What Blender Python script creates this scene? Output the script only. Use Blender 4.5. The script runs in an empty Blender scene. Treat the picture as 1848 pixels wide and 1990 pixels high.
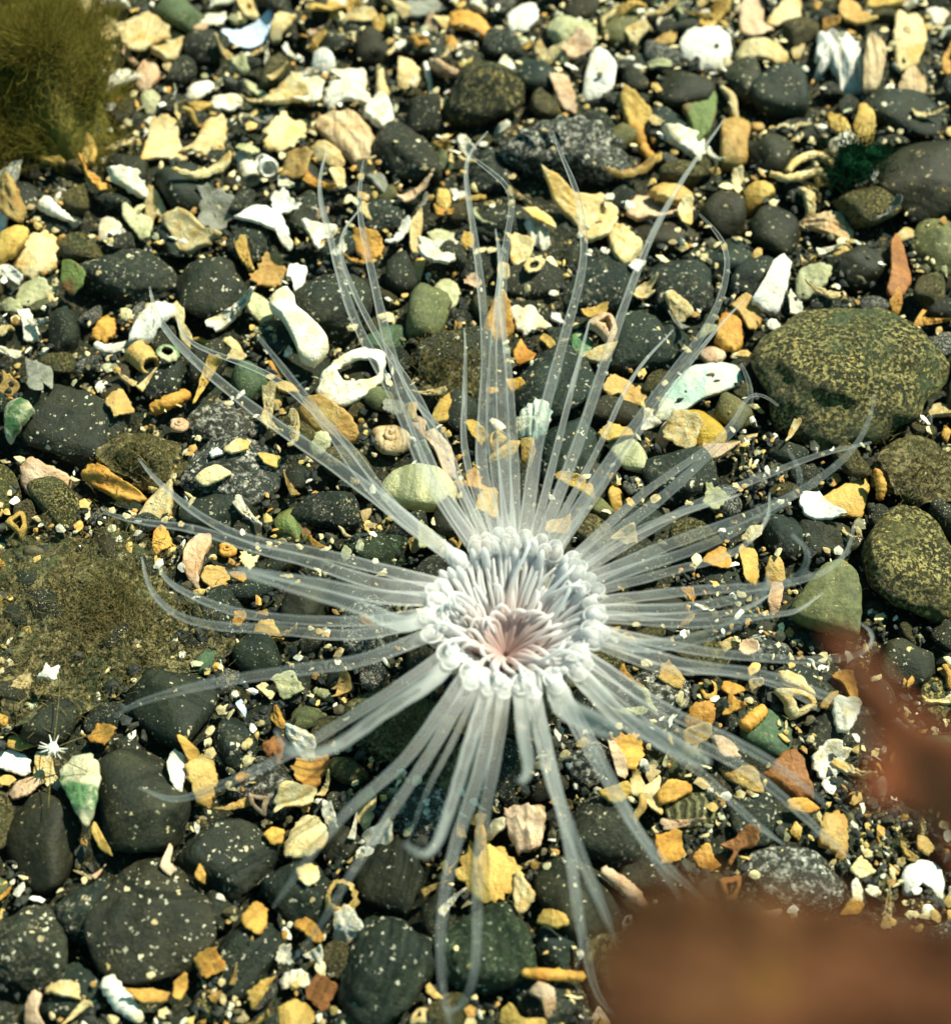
import bpy, bmesh, math, random
import numpy as np
from mathutils import Vector, Matrix

# ------------------------------------------------------------------ camera, light
R = math.radians
sc = bpy.context.scene
sc.unit_settings.scale_length = 0.01            # one unit is one centimetre
VW, VH = 1848.0, 1990.0                         # picture coordinates used below
VF = R(36.0); PITCH = R(60.0); CH = 20.0
ASP = 950.0 / 1024.0
CAM = np.array([0.0, -CH / math.tan(PITCH), CH])
FWD = np.array([0.0, math.cos(PITCH), -math.sin(PITCH)])
UPV = np.array([0.0, math.sin(PITCH), math.cos(PITCH)])
RGT = np.array([1.0, 0.0, 0.0])
cd = bpy.data.cameras.new('camera'); cam = bpy.data.objects.new('camera', cd)
sc.collection.objects.link(cam); sc.camera = cam
cam.location = CAM; cam.rotation_euler = (R(90) - PITCH, 0, 0)
cd.sensor_fit = 'VERTICAL'; cd.sensor_height = 24.0; cd.sensor_width = 24.0
cd.lens = 12.0 / math.tan(VF / 2)
cd.clip_start = 0.2; cd.clip_end = 2000.0
cd.dof.use_dof = True; cd.dof.focus_distance = 22.2
cd.dof.aperture_fstop = (cd.lens / 1000.0) / (2 * 0.145)

SUN_EL, SUN_AZ = R(53), R(50)                   # azimuth from +Y towards +X
w = bpy.data.worlds.new('World'); sc.world = w; w.use_nodes = True
nt = w.node_tree; bg = nt.nodes['Background']
sky = nt.nodes.new('ShaderNodeTexSky'); sky.sky_type = 'NISHITA'; sky.sun_disc = False
sky.sun_elevation = SUN_EL; sky.sun_rotation = SUN_AZ
tint = nt.nodes.new('ShaderNodeMix'); tint.data_type = 'RGBA'; tint.blend_type = 'MULTIPLY'
tint.inputs[0].default_value = 1.0; tint.inputs[7].default_value = (0.36, 1.0, 0.80, 1)  # daylight through shallow green water
nt.links.new(sky.outputs[0], tint.inputs[6]); nt.links.new(tint.outputs[2], bg.inputs[0])
bg.inputs[1].default_value = 0.074
sl = bpy.data.lights.new('sun', 'SUN'); sl.energy = 5.0; sl.angle = R(0.8); sl.color = (1.0, 0.97, 0.76)
sun = bpy.data.objects.new('sun', sl); sc.collection.objects.link(sun)
sdir = Vector((math.sin(SUN_AZ) * math.cos(SUN_EL), math.cos(SUN_AZ) * math.cos(SUN_EL), math.sin(SUN_EL)))
sun.rotation_euler = (-sdir).to_track_quat('-Z', 'Y').to_euler()
sun.location = sdir * 60
sc.view_settings.view_transform = 'Standard'; sc.view_settings.look = 'None'
sc.view_settings.exposure = 0.92; sc.view_settings.gamma = 1.0
sc.render.engine = 'CYCLES'
sc.cycles.transparent_max_bounces = 40; sc.cycles.max_bounces = 5; sc.cycles.diffuse_bounces = 3; sc.cycles.adaptive_threshold = 0.02
sc.cycles.use_denoising = True

# ------------------------------------------------------------------ helpers
def unproj(x, y, z=0.0):
    t = math.tan(VF / 2)
    d = FWD + RGT * ((x / VW - .5) * 2 * t * ASP) + UPV * ((.5 - y / VH) * 2 * t)
    return CAM + d * ((z - CAM[2]) / d[2])

def proj(p):
    v = np.asarray(p, float) - CAM
    dep = v @ FWD; t = math.tan(VF / 2)
    return ((v @ RGT) / dep / (2 * t * ASP) + .5) * VW, (.5 - (v @ UPV) / dep / (2 * t)) * VH

def cmpx(x, y, z=0.0):                          # centimetres per picture unit there
    p = unproj(x, y, z)
    return ((p - CAM) @ FWD) * 2 * math.tan(VF / 2) / VH

def new_mesh(name, v, f, smooth=True):
    me = bpy.data.meshes.new(name)
    me.from_pydata([tuple(map(float, q)) for q in v], [], f)
    if smooth:
        me.polygons.foreach_set('use_smooth', [True] * len(me.polygons))
    me.update()
    return me

def link(name, data, mat=None, parent=None, loc=(0, 0, 0), label=None, cat=None, group=None, kind=None):
    o = bpy.data.objects.new(name, data)
    sc.collection.objects.link(o)
    o.location = [float(q) for q in loc]
    if mat is not None and data is not None and not data.materials:
        data.materials.append(mat)
    if parent is not None: o.parent = parent
    if label: o['label'] = label
    if cat: o['category'] = cat
    if group: o['group'] = group
    if kind: o['kind'] = kind
    return o

_ico = {}
def ico(n):
    if n not in _ico:
        bm = bmesh.new(); bmesh.ops.create_icosphere(bm, subdivisions=n, radius=1.0)
        v = np.array([q.co[:] for q in bm.verts]); f = [tuple(q.index for q in p.verts) for p in bm.faces]
        bm.free(); _ico[n] = (v / np.linalg.norm(v, axis=1)[:, None], f)
    return _ico[n]

def waves(p, rs, freq, octs=3, amp=1.0, n=5):
    """cheap smooth noise: sums of random plane waves"""
    out = np.zeros(len(p)); a = amp
    for o in range(octs):
        for i in range(n):
            k = rs.normal(size=3); k *= freq / np.linalg.norm(k)
            out += a / n * np.sin(p @ k + rs.uniform(0, 6.28)) * 1.6
        freq *= 2.1; a *= .55
    return out

def stone_radius(dirs, rs, nplanes, power, jit=.22):
    """rounded polyhedron round the origin, as a radius in each direction"""
    g = np.arange(nplanes) + rs.uniform()
    ph = np.arccos(1 - 2 * (np.arange(nplanes) + .5) / nplanes); th = g * 2.39996
    N = np.stack([np.sin(ph) * np.cos(th), np.sin(ph) * np.sin(th), np.cos(ph)], 1) + rs.normal(size=(nplanes, 3)) * .25
    N /= np.linalg.norm(N, axis=1)[:, None]
    D = 1 + rs.uniform(-jit, jit, nplanes)
    q = np.maximum(0, dirs @ N.T / D) ** power
    return q.sum(1) ** (-1.0 / power)

def tube(path, rad, sides=8, cap=True):
    P = np.asarray(path, float); n = len(P)
    T = np.gradient(P, axis=0); T /= np.linalg.norm(T, axis=1)[:, None] + 1e-12
    up = np.array([0, 0, 1.0]) if abs(T[0][2]) < .9 else np.array([1.0, 0, 0])
    N = np.cross(T[0], up); N /= np.linalg.norm(N)
    V = []; F = []
    for i in range(n):
        N = N - T[i] * (N @ T[i]); N /= np.linalg.norm(N) + 1e-12
        B = np.cross(T[i], N)
        for k in range(sides):
            a = 2 * math.pi * k / sides
            V.append(P[i] + (N * math.cos(a) + B * math.sin(a)) * rad[i])
    for i in range(n - 1):
        for k in range(sides):
            k2 = (k + 1) % sides
            F.append((i * sides + k, i * sides + k2, (i + 1) * sides + k2, (i + 1) * sides + k))
    if cap:
        V.append(P[0] - T[0] * rad[0] * .6); V.append(P[-1] + T[-1] * rad[-1] * .6)
        a, b = len(V) - 2, len(V) - 1
        for k in range(sides):
            k2 = (k + 1) % sides
            F.append((a, k2, k)); F.append((b, (n - 1) * sides + k, (n - 1) * sides + k2))
    return np.array(V), F

def spline(pts, n):
    """Catmull-Rom through the points, evenly resampled"""
    P = np.asarray(pts, float)
    P = np.vstack([2 * P[0] - P[1], P, 2 * P[-1] - P[-2]])
    out = []
    for i in range(1, len(P) - 2):
        for t in np.linspace(0, 1, 12, endpoint=False):
            a, b, c, d = P[i - 1], P[i], P[i + 1], P[i + 2]
            out.append(.5 * (2 * b + (c - a) * t + (2 * a - 5 * b + 4 * c - d) * t * t + (3 * b - a - 3 * c + d) * t ** 3))
    out.append(P[-2]); out = np.array(out)
    s = np.r_[0, np.cumsum(np.linalg.norm(np.diff(out, axis=0), axis=1))]
    q = np.linspace(0, s[-1], n)
    return np.stack([np.interp(q, s, out[:, k]) for k in range(out.shape[1])], 1)

def closed_resample(poly, n, chaikin=1):
    P = np.asarray(poly, float)
    for _ in range(chaikin):
        Q = np.roll(P, -1, 0)
        P = np.stack([P * .88 + Q * .12, P * .12 + Q * .88], 1).reshape(-1, 2)
    C = np.vstack([P, P[:1]])
    s = np.r_[0, np.cumsum(np.linalg.norm(np.diff(C, axis=0), axis=1))]
    q = np.linspace(0, s[-1], n, endpoint=False)
    return np.stack([np.interp(q, s, C[:, 0]), np.interp(q, s, C[:, 1])], 1)

def plate(poly, thick=.1, dome=.1, jag=.03, rib=0., ribn=9, ribdir=0., curl=0., seed=0, hole=0., n=44, centre=None, tooth=0., rough=.03, hole_pts=None):
    """a shell fragment: outline with real thickness, domed, curled, ribbed, chipped edge, with an opening if hole > 0"""
    rs = np.random.RandomState(seed)
    P = closed_resample(poly, n, 1)
    c = P.mean(0) if centre is None else np.asarray(centre, float)
    D = P - c
    ext = np.linalg.norm(D, axis=1).mean()
    ph = rs.uniform(0, 6.28, 4); a = np.linspace(0, 2 * math.pi, n, endpoint=False)
    j = 1 + jag * (np.sin(a * 5 + ph[0]) * .5 + np.sin(a * 11 + ph[1]) * .7 + np.sin(a * 19 + ph[2]) * .5 + rs.normal(size=n) * .5)
    if tooth > 0: j += tooth * (np.arange(n) % 3 == 0)
    D = D * j[:, None]
    S = [1.0, .965, .84, .66, .46, .24] if hole <= 0 else [1.0, .95, .5 * (1 + hole) + .12 * (1 - hole), .5 * (1 + hole) - .2 * (1 - hole), hole + .06 * (1 - hole), hole]
    prof = [.5, .9, 1, 1, 1, 1] if hole <= 0 else [.5, .9, 1, 1, .9, .5]
    Din = D * hole
    if hole_pts is not None:                     # the opening has an outline of its own
        H = closed_resample(hole_pts, 200, 1) - c; ha = np.arctan2(H[:, 1], H[:, 0]); da_ = np.arctan2(D[:, 1], D[:, 0])
        Din = H[np.abs((ha[None] - da_[:, None] + math.pi) % (2 * math.pi) - math.pi).argmin(1)]
    ca, sa = math.cos(ribdir), math.sin(ribdir)
    ax = rs.uniform(0, 3.14); cx, cy = math.cos(ax), math.sin(ax)
    k1 = rs.normal(size=(3, 2)) * 2.2 / ext; p1 = rs.uniform(0, 6.28, 3)
    def base(q, s):
        rr = np.linalg.norm(q, axis=1) / ext
        z = dome * ext * (1 - rr ** 2)
        z += curl * ext * ((q @ np.array([cx, cy])) / ext) ** 2 + .35 * curl * ext * (q @ np.array([-cy, cx])) / ext
        for i in range(3): z += rough * ext * (np.sin(q @ k1[i] + p1[i]) + .45 * np.sin(q @ k1[i][::-1] * 3.1 + p1[i] * 2) + .25 * np.sin(q @ k1[i] * 6.3 - p1[i]))
        return z
    V = []; F = []; m = len(S)
    for side in (1, -1):
        for s, t in zip(S, prof):
            q = D * s if hole <= 0 else D + (Din - D) * (1 - s) / (1 - hole)
            z = base(q, s) + side * thick * .5 * t
            if side > 0 and rib > 0: z = z + rib * np.sin((q @ np.array([ca, sa])) / ext * ribn) * min(1, t)
            V += [(x, y, zz) for (x, y), zz in zip(q, z)]
    for sidx in (0, 1):
        o = sidx * m * n
        for r in range(m - 1):
            for k in range(n):
                k2 = (k + 1) % n
                f = (o + r * n + k, o + r * n + k2, o + (r + 1) * n + k2, o + (r + 1) * n + k)
                F.append(f if sidx == 0 else f[::-1])
    for k in range(n):
        k2 = (k + 1) % n; b = m * n
        F.append((k2, k, b + k, b + k2))
        if hole > 0:
            o = (m - 1) * n; F.append((o + k, o + k2, b + o + k2, b + o + k))
    if hole <= 0:
        zc = float(base(np.zeros((1, 2)), 0)[0]); tot = 2 * m * n
        V += [(0, 0, zc + thick * .5), (0, 0, zc - thick * .5)]
        for sidx in (0, 1):
            o = sidx * m * n + (m - 1) * n
            for k in range(n):
                k2 = (k + 1) % n
                F.append((o + k, o + k2, tot) if sidx == 0 else (o + k2, o + k, tot + 1))
    V = np.array(V, dtype=float)
    return V, F

def orient(V, M):
    return V @ np.array(M.to_3x3()).T

# ------------------------------------------------------------------ height map of the bed
GX0, GY0, GS, GNX, GNY = -16.0, -14.0, .08, 400, 430
HM = np.zeros((GNY, GNX)); SHC = np.zeros((GNY, GNX), bool); OCC = np.zeros((GNY, GNX), bool)
def gidx(p):
    return np.clip(((p[:, 1] - GY0) / GS).astype(int), 0, GNY - 1), np.clip(((p[:, 0] - GX0) / GS).astype(int), 0, GNX - 1)
def stamp(V, occ=False):
    iy, ix = gidx(V)
    np.maximum.at(HM, (iy, ix), V[:, 2])
    for dy, dx in ((0, 1), (1, 0), (0, -1), (-1, 0)):
        np.maximum.at(HM, (np.clip(iy + dy, 0, GNY - 1), np.clip(ix + dx, 0, GNX - 1)), V[:, 2] - .02)
    if occ: OCC[iy, ix] = True
def height(x, y, r=0.0, q=70):
    if r <= GS:
        iy, ix = gidx(np.array([[x, y]])); return float(HM[iy[0], ix[0]])
    k = max(1, int(r / GS)); iy, ix = gidx(np.array([[x, y]]))
    w_ = HM[max(0, iy[0] - k):iy[0] + k + 1, max(0, ix[0] - k):ix[0] + k + 1]
    return float(np.percentile(w_, q))
def slope(x, y, r):
    e = max(r, .16)
    gx = (height(x + e, y, e * .6) - height(x - e, y, e * .6)) / (2 * e)
    gy = (height(x, y + e, e * .6) - height(x, y - e, e * .6)) / (2 * e)
    l = math.hypot(gx, gy)
    if l > .75: gx, gy = gx * .75 / l, gy * .75 / l
    return gx, gy
def place(x, y, r, q=70):
    """where the picture point (x, y) meets the bed"""
    z = .1
    for _ in range(5):
        p = unproj(x, y, z); z = .5 * z + .5 * height(p[0], p[1], r, q)
    p = unproj(x, y, z); return p
# ------------------------------------------------------------------ materials
class NG:
    def __init__(s, name):
        s.m = bpy.data.materials.new(name); s.m.use_nodes = True
        s.t = s.m.node_tree; s.t.nodes.clear()
        s.out = s.n('ShaderNodeOutputMaterial')
    def n(s, typ, **kw):
        q = s.t.nodes.new(typ)
        for k, v in kw.items(): setattr(q, k, v)
        return q
    def l(s, a, b): s.t.links.new(a, b)
    def set(s, inp, v):
        if hasattr(v, 'is_linked') or hasattr(v, 'links'): s.l(v, inp)
        else: inp.default_value = v
    def math(s, op, a, b=None, c=None, clamp=False):
        q = s.n('ShaderNodeMath', operation=op); q.use_clamp = clamp
        s.set(q.inputs[0], a)
        if b is not None: s.set(q.inputs[1], b)
        if c is not None: s.set(q.inputs[2], c)
        return q.outputs[0]
    def mix(s, f, a, b, blend='MIX'):
        q = s.n('ShaderNodeMix', data_type='RGBA', blend_type=blend)
        s.set(q.inputs[0], f); s.set(q.inputs[6], a if not isinstance(a, tuple) else (*a, 1)); s.set(q.inputs[7], b if not isinstance(b, tuple) else (*b, 1))
        return q.outputs[2]
    def ramp(s, f, lo, hi):
        q = s.n('ShaderNodeMapRange'); q.interpolation_type = 'SMOOTHSTEP'
        s.set(q.inputs[0], f); q.inputs[1].default_value = lo; q.inputs[2].default_value = hi
        return q.outputs[0]
    def coords(s):
        tc = s.n('ShaderNodeTexCoord'); oi = s.n('ShaderNodeObjectInfo')
        v = s.n('ShaderNodeVectorMath', operation='ADD')
        k = s.n('ShaderNodeVectorMath', operation='SCALE'); k.inputs[0].default_value = (31.7, 17.3, 23.9)
        s.l(oi.outputs['Random'], k.inputs['Scale'])
        s.l(tc.outputs['Object'], v.inputs[0]); s.l(k.outputs[0], v.inputs[1])
        return v.outputs[0], oi.outputs['Random']
    def noise(s, P, scale, detail=4, rough=.6, dist=0.):
        q = s.n('ShaderNodeTexNoise'); s.l(P, q.inputs['Vector'])
        q.inputs['Scale'].default_value = scale; q.inputs['Detail'].default_value = detail
        q.inputs['Roughness'].default_value = rough; q.inputs['Distortion'].default_value = dist
        return q.outputs['Fac']
    def cells(s, P, scale, size, amount):
        """round specks in a random share of the cells"""
        q = s.n('ShaderNodeTexVoronoi'); s.l(P, q.inputs['Vector']); q.inputs['Scale'].default_value = scale
        sep = s.n('ShaderNodeSeparateColor'); s.l(q.outputs['Color'], sep.inputs[0])
        keep = s.math('GREATER_THAN', sep.outputs[0], s.math('SUBTRACT', 1.0, amount) if not isinstance(amount, float) else 1.0 - amount)
        rad = s.math('MULTIPLY', s.math('ADD', sep.outputs[1], .45), size)
        near = s.math('LESS_THAN', q.outputs['Distance'], rad)
        return s.math('MULTIPLY', keep, near), sep.outputs[2]
    def surf(s, bsdf):
        s.l(bsdf, s.out.inputs[0])
    def bump(s, h, strength, dist=.03):
        q = s.n('ShaderNodeBump'); q.inputs['Strength'].default_value = strength; q.inputs['Distance'].default_value = dist
        s.l(h, q.inputs['Height']); return q.outputs[0]
    def principled(s, col, rough=.7, spec=.25, normal=None, **kw):
        b = s.n('ShaderNodeBsdfPrincipled')
        s.set(b.inputs['Base Color'], (*col, 1) if isinstance(col, tuple) else col)
        s.set(b.inputs['Roughness'], rough); b.inputs['Specular IOR Level'].default_value = spec
        if normal is not None: s.l(normal, b.inputs['Normal'])
        for k, v in kw.items(): s.set(b.inputs[k], v)
        return b

def stone_mat(name, c1, c2, fine, coarse, speck=(.62, .58, .42), crust=None, crust_amt=.5, stripes=0., vary=.35, bumpy=.5, dust=.6, cscale=11):
    g = NG(name); P, rnd = g.coords()
    n1 = g.ramp(g.noise(P, 1.6, 5), .32, .68)
    col = g.mix(n1, c1, c2)
    n2 = g.noise(P, 9, 5, .7)
    k = g.math('MULTIPLY_ADD', n2, 2.4, -.2)
    k = g.math('MULTIPLY', k, g.math('MULTIPLY_ADD', rnd, vary, 1 - vary * .5))
    vs = g.n('ShaderNodeVectorMath', operation='SCALE'); g.l(col, vs.inputs[0]); g.l(k, vs.inputs['Scale']); col = vs.outputs[0]
    r2 = g.math('FRACT', g.math('MULTIPLY', rnd, 7.31))
    col = g.mix(1.0, col, g.mix(r2, (.54, .47, .24), (.22, .43, .36)), 'MULTIPLY')
    h = n2
    if stripes > 0:
        wv = g.n('ShaderNodeTexWave'); g.l(P, wv.inputs['Vector']); wv.inputs['Scale'].default_value = 2.6
        wv.inputs['Distortion'].default_value = 5; wv.inputs['Detail'].default_value = 3; wv.inputs['Detail Scale'].default_value = 1.5
        col = g.mix(g.math('MULTIPLY', g.ramp(wv.outputs['Fac'], .45, .8), stripes), col, (.16, .15, .06))
        h = g.math('ADD', h, g.math('MULTIPLY', wv.outputs['Fac'], .5))
    if crust is not None:
        cn = g.ramp(g.noise(P, cscale, 6, .75), .62 - crust_amt * .3, .78 - crust_amt * .3)
        big = g.ramp(g.noise(P, 1.3, 2), .3, .6)
        m = g.math('MULTIPLY', cn, g.math('MULTIPLY_ADD', big, .88, .12))
        col = g.mix(m, col, crust); h = g.math('ADD', h, g.math('MULTIPLY', m, .8))
    clump = g.ramp(g.noise(P, 1.9, 3), .38, .66)
    spark = g.math('MULTIPLY', g.ramp(g.noise(P, 26, 3, .8), .60, .70), g.math('MULTIPLY_ADD', clump, dust, dust * .35))
    col = g.mix(spark, col, tuple(x * y for x, y in zip(speck, (.46, .43, .32)))); h = g.math('ADD', h, g.math('MULTIPLY', spark, .8))
    wob = g.n('ShaderNodeTexNoise'); g.l(P, wob.inputs['Vector']); wob.inputs['Scale'].default_value = 20; wob.inputs['Detail'].default_value = 2
    ws = g.n('ShaderNodeVectorMath', operation='SCALE'); g.l(wob.outputs['Color'], ws.inputs[0]); ws.inputs['Scale'].default_value = .10
    wa = g.n('ShaderNodeVectorMath', operation='ADD'); g.l(P, wa.inputs[0]); g.l(ws.outputs[0], wa.inputs[1]); P = wa.outputs[0]
    m1, r1 = g.cells(P, 15, .30, g.math('MULTIPLY_ADD', clump, fine, fine * .3))
    m2, r2 = g.cells(P, 7.5, .26, g.math('MULTIPLY_ADD', clump, coarse, coarse * .25))
    sp = g.mix(r1, speck, tuple(x * .45 for x in speck))
    sp2 = g.mix(r2, tuple(min(.8, x * 1.2) for x in speck), (speck[0] * .8, speck[1] * .62, speck[2] * .3))
    col = g.mix(g.math('MULTIPLY', m1, .9), col, sp); col = g.mix(g.math('MULTIPLY', m2, .95), col, sp2)
    h = g.math('ADD', h, g.math('MULTIPLY', g.math('ADD', m1, g.math('MULTIPLY', m2, 1.6)), .6))
    g.surf(g.principled(col, .62, .3, g.bump(h, bumpy, .05)).outputs[0])
    return g.m

def shell_mat(name, c, dark=None, pits=.12, trans=.12, vary=.25, stain=None, stain_amt=.4, streak=0.):
    dark = dark or tuple(x * y for x, y in zip(c, (.72, .6, .42)))
    g = NG(name); P, rnd = g.coords()
    n1 = g.ramp(g.noise(P, 2.2, 4), .38, .72)
    col = g.mix(n1, c, dark)
    n2 = g.noise(P, 13, 5, .65)
    if stain is not None:
        s_ = g.ramp(g.noise(P, 1.7, 5, .6, .6), .62 - stain_amt * .25, .74 - stain_amt * .2)
        col = g.mix(s_, col, stain)
    if streak > 0:
        mp = g.n('ShaderNodeMapping'); g.l(P, mp.inputs[0]); mp.inputs['Scale'].default_value = (14, 1.6, 3); mp.inputs['Rotation'].default_value = (0, 0, .5)
        s_ = g.ramp(g.noise(mp.outputs[0], 1.0, 3), .5, .66)
        col = g.mix(g.math('MULTIPLY', s_, streak), col, tuple(x * .45 for x in dark))
    k = g.math('MULTIPLY', g.math('MULTIPLY_ADD', n2, .9, .55), g.math('MULTIPLY_ADD', rnd, vary, 1 - vary * .6))
    vs = g.n('ShaderNodeVectorMath', operation='SCALE'); g.l(col, vs.inputs[0]); g.l(k, vs.inputs['Scale']); col = vs.outputs[0]
    grime = g.math('MULTIPLY', g.ramp(g.noise(P, 3.1, 6, .7), .54, .74), .6)
    col = g.mix(grime, col, (dark[0] * .4, dark[1] * .42, dark[2] * .45))
    m1, r1 = g.cells(P, 22, .15, pits * .6)
    col = g.mix(g.math('MULTIPLY', m1, .8), col, tuple(x * .25 for x in dark))
    h = g.math('SUBTRACT', g.math('ADD', n2, g.math('MULTIPLY', g.noise(P, 4, 3), 1.2)), g.math('MULTIPLY', m1, .6))
    nb = g.bump(h, .75, .05)
    b = g.principled(col, .5, .35, nb)
    tr = g.n('ShaderNodeBsdfTranslucent'); g.l(col, tr.inputs[0]); g.l(nb, tr.inputs['Normal'])
    mx = g.n('ShaderNodeMixShader'); mx.inputs[0].default_value = trans
    g.l(b.outputs[0], mx.inputs[1]); g.l(tr.outputs[0], mx.inputs[2]); g.surf(mx.outputs[0])
    return g.m

SM = {
 'dark':  stone_mat('stone_charcoal', (.018, .026, .024), (.044, .048, .034), .34, .10, bumpy=.9, dust=.9),
 'smooth': stone_mat('stone_smooth_dark', (.022, .029, .026), (.048, .050, .034), .26, .05, speck=(.46, .42, .26), bumpy=.7, dust=.7),
 'speck': stone_mat('stone_speckled', (.016, .024, .023), (.044, .050, .040), .42, .2, crust=(.20, .19, .12), crust_amt=.4, bumpy=.9),
 'white': stone_mat('stone_white_speckled', (.018, .021, .021), (.04, .042, .036), .5, .34, speck=(.72, .70, .6), crust=(.55, .53, .44), crust_amt=.5, bumpy=.9),
 'olive': stone_mat('stone_olive_crust', (.085, .092, .05), (.15, .15, .075), .8, .16, speck=(.52, .41, .10), crust=(.30, .25, .085), crust_amt=.78, bumpy=1.3, dust=.9, cscale=15),
 'gold':  stone_mat('stone_gold_crust', (.04, .042, .026), (.075, .07, .034), .6, .3, speck=(.6, .52, .2), crust=(.36, .29, .10), crust_amt=.6, bumpy=1.3, dust=1.),
 'brown': stone_mat('stone_brown', (.026, .024, .014), (.050, .042, .023), .14, .03, speck=(.35, .28, .14), bumpy=.6, dust=.4),
 'silt':  stone_mat('stone_silted', (.11, .096, .044), (.20, .17, .08), .45, .16, speck=(.42, .38, .24), crust=(.21, .17, .068), crust_amt=.8, bumpy=1.2),
 'green': stone_mat('stone_green_film', (.014, .034, .022), (.032, .054, .034), .35, .16, speck=(.5, .52, .38), crust=(.09, .13, .07), crust_amt=.5, bumpy=.8),
 'grey':  stone_mat('stone_olive_grey', (.15, .156, .10), (.24, .236, .136), .4, .05, speck=(.36, .32, .15), bumpy=.6),
 'stripe': stone_mat('stone_striped', (.050, .055, .034), (.075, .078, .042), .2, .04, stripes=.75, bumpy=.8),
}
HM_ = shell_mat
CM = {
 'white':  HM_('shell_white', (.78, .75, .64), (.62, .50, .26), .12),
 'bright': HM_('shell_bright_white', (.82, .80, .72), (.68, .63, .50), .05),
 'blue':   HM_('shell_bluish_white', (.55, .66, .78), (.42, .52, .62), .03),
 'cream':  HM_('shell_cream', (.68, .56, .30), (.58, .36, .09), .12),
 'yellow': HM_('shell_yellow', (.58, .39, .10), (.44, .25, .045), .12),
 'orange': HM_('shell_orange', (.60, .33, .06), (.42, .17, .025), .14),
 'rust':   HM_('shell_rust', (.34, .14, .04), (.2, .075, .02), .12),
 'pink':   HM_('shell_pink', (.66, .48, .32), (.54, .31, .15), .10),
 'tan':    HM_('shell_tan', (.50, .34, .11), (.40, .21, .045), .14),
 'green':  HM_('shell_pale_green', (.48, .47, .27), (.32, .31, .14), .08),
 'moss':   HM_('shell_mossy', (.15, .20, .05), (.08, .11, .03), .10, stain=(.25, .10, .04), stain_amt=.5),
 'grey':   HM_('shell_grey', (.27, .27, .22), (.17, .17, .12), .10),
 'teal':   HM_('shell_turquoise', (.58, .66, .56), (.66, .62, .44), .0, stain=(.40, .56, .46), stain_amt=.5),
 'stained': HM_('shell_green_stained', (.60, .56, .38), (.4, .36, .2), .12, stain=(.07, .16, .06), stain_amt=.8),
 'ribbed': HM_('shell_streaked', (.60, .46, .27), (.46, .28, .12), .06, streak=.8),
 'zebra':  HM_('shell_dark_streaked', (.74, .72, .66), (.66, .62, .5), .06, streak=.95),
 'mustard': HM_('pebble_mustard', (.50, .33, .035), (.42, .25, .02), .04, trans=.25),
 'ivory':  HM_('pebble_ivory', (.60, .58, .33), (.52, .46, .22), .03, trans=.3),
}
CW = {'white': 'white', 'bright': 'bright white', 'blue': 'bluish', 'cream': 'cream', 'yellow': 'yellow', 'orange': 'orange', 'rust': 'rust brown',
      'pink': 'pinkish', 'tan': 'tan', 'green': 'pale green', 'moss': 'mossy green', 'grey': 'grey'}

def soft_mat(name, col, alpha, edge, attr=None, rosy=None):
    """milky see-through flesh: thin walls, denser where seen edge-on"""
    g = NG(name)
    tc = g.n('ShaderNodeTexCoord'); oi = g.n('ShaderNodeObjectInfo')
    at = g.n('ShaderNodeAttribute', attribute_name='along')
    u = at.outputs['Fac']
    fr = g.n('ShaderNodeFresnel'); fr.inputs['IOR'].default_value = 1.35
    P = tc.outputs['Object']
    n1 = g.noise(P, 5, 3)
    dens = g.n('ShaderNodeValToRGB'); g.l(u, dens.inputs[0])
    el = dens.color_ramp.elements; el[0].position = 0.0; el[1].position = 1.0
    for k_ in (.045, .11, .3): el.new(k_)
    for e, v_ in zip(el, alpha): e.color = (v_, v_, v_, 1)
    a = g.math('MULTIPLY', dens.outputs[0], g.math('MULTIPLY_ADD', n1, .7, .65))
    a = g.math('ADD', a, g.math('MULTIPLY', fr.outputs[0], edge), clamp=True)
    c = g.mix(g.ramp(u, .0, .35), (.86, .85, .84), col)
    band = g.ramp(g.noise(P, 1.7, 2), .56, .68)
    c = g.mix(g.math('MULTIPLY', band, .35), c, (.50, .41, .30))
    d = g.n('ShaderNodeBsdfDiffuse'); g.l(c, d.inputs[0])
    t = g.n('ShaderNodeBsdfTranslucent'); g.l(c, t.inputs[0])
    ms = g.n('ShaderNodeMixShader'); ms.inputs[0].default_value = .45; g.l(d.outputs[0], ms.inputs[1]); g.l(t.outputs[0], ms.inputs[2])
    tp = g.n('ShaderNodeBsdfTransparent')
    mo = g.n('ShaderNodeMixShader'); g.l(a, mo.inputs[0]); g.l(tp.outputs[0], mo.inputs[1]); g.l(ms.outputs[0], mo.inputs[2])
    g.surf(mo.outputs[0]); return g.m

TENT = soft_mat('tentacle_flesh', (.52, .55, .55), (.46, .27, .17, .115, .09), .30)
LABI = None
g = NG('labial_flesh')
at = g.n('ShaderNodeAttribute', attribute_name='along')
c = g.mix(g.ramp(at.outputs['Fac'], .02, .5), (.68, .49, .45), (.86, .85, .85))
d = g.n('ShaderNodeBsdfDiffuse'); g.l(c, d.inputs[0])
t = g.n('ShaderNodeBsdfTranslucent'); g.l(c, t.inputs[0])
ms = g.n('ShaderNodeMixShader'); ms.inputs[0].default_value = .55; g.l(d.outputs[0], ms.inputs[1]); g.l(t.outputs[0], ms.inputs[2])
tp = g.n('ShaderNodeBsdfTransparent'); mo = g.n('ShaderNodeMixShader'); mo.inputs[0].default_value = .88
g.l(tp.outputs[0], mo.inputs[1]); g.l(ms.outputs[0], mo.inputs[2]); g.surf(mo.outputs[0]); LABI = g.m

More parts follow.
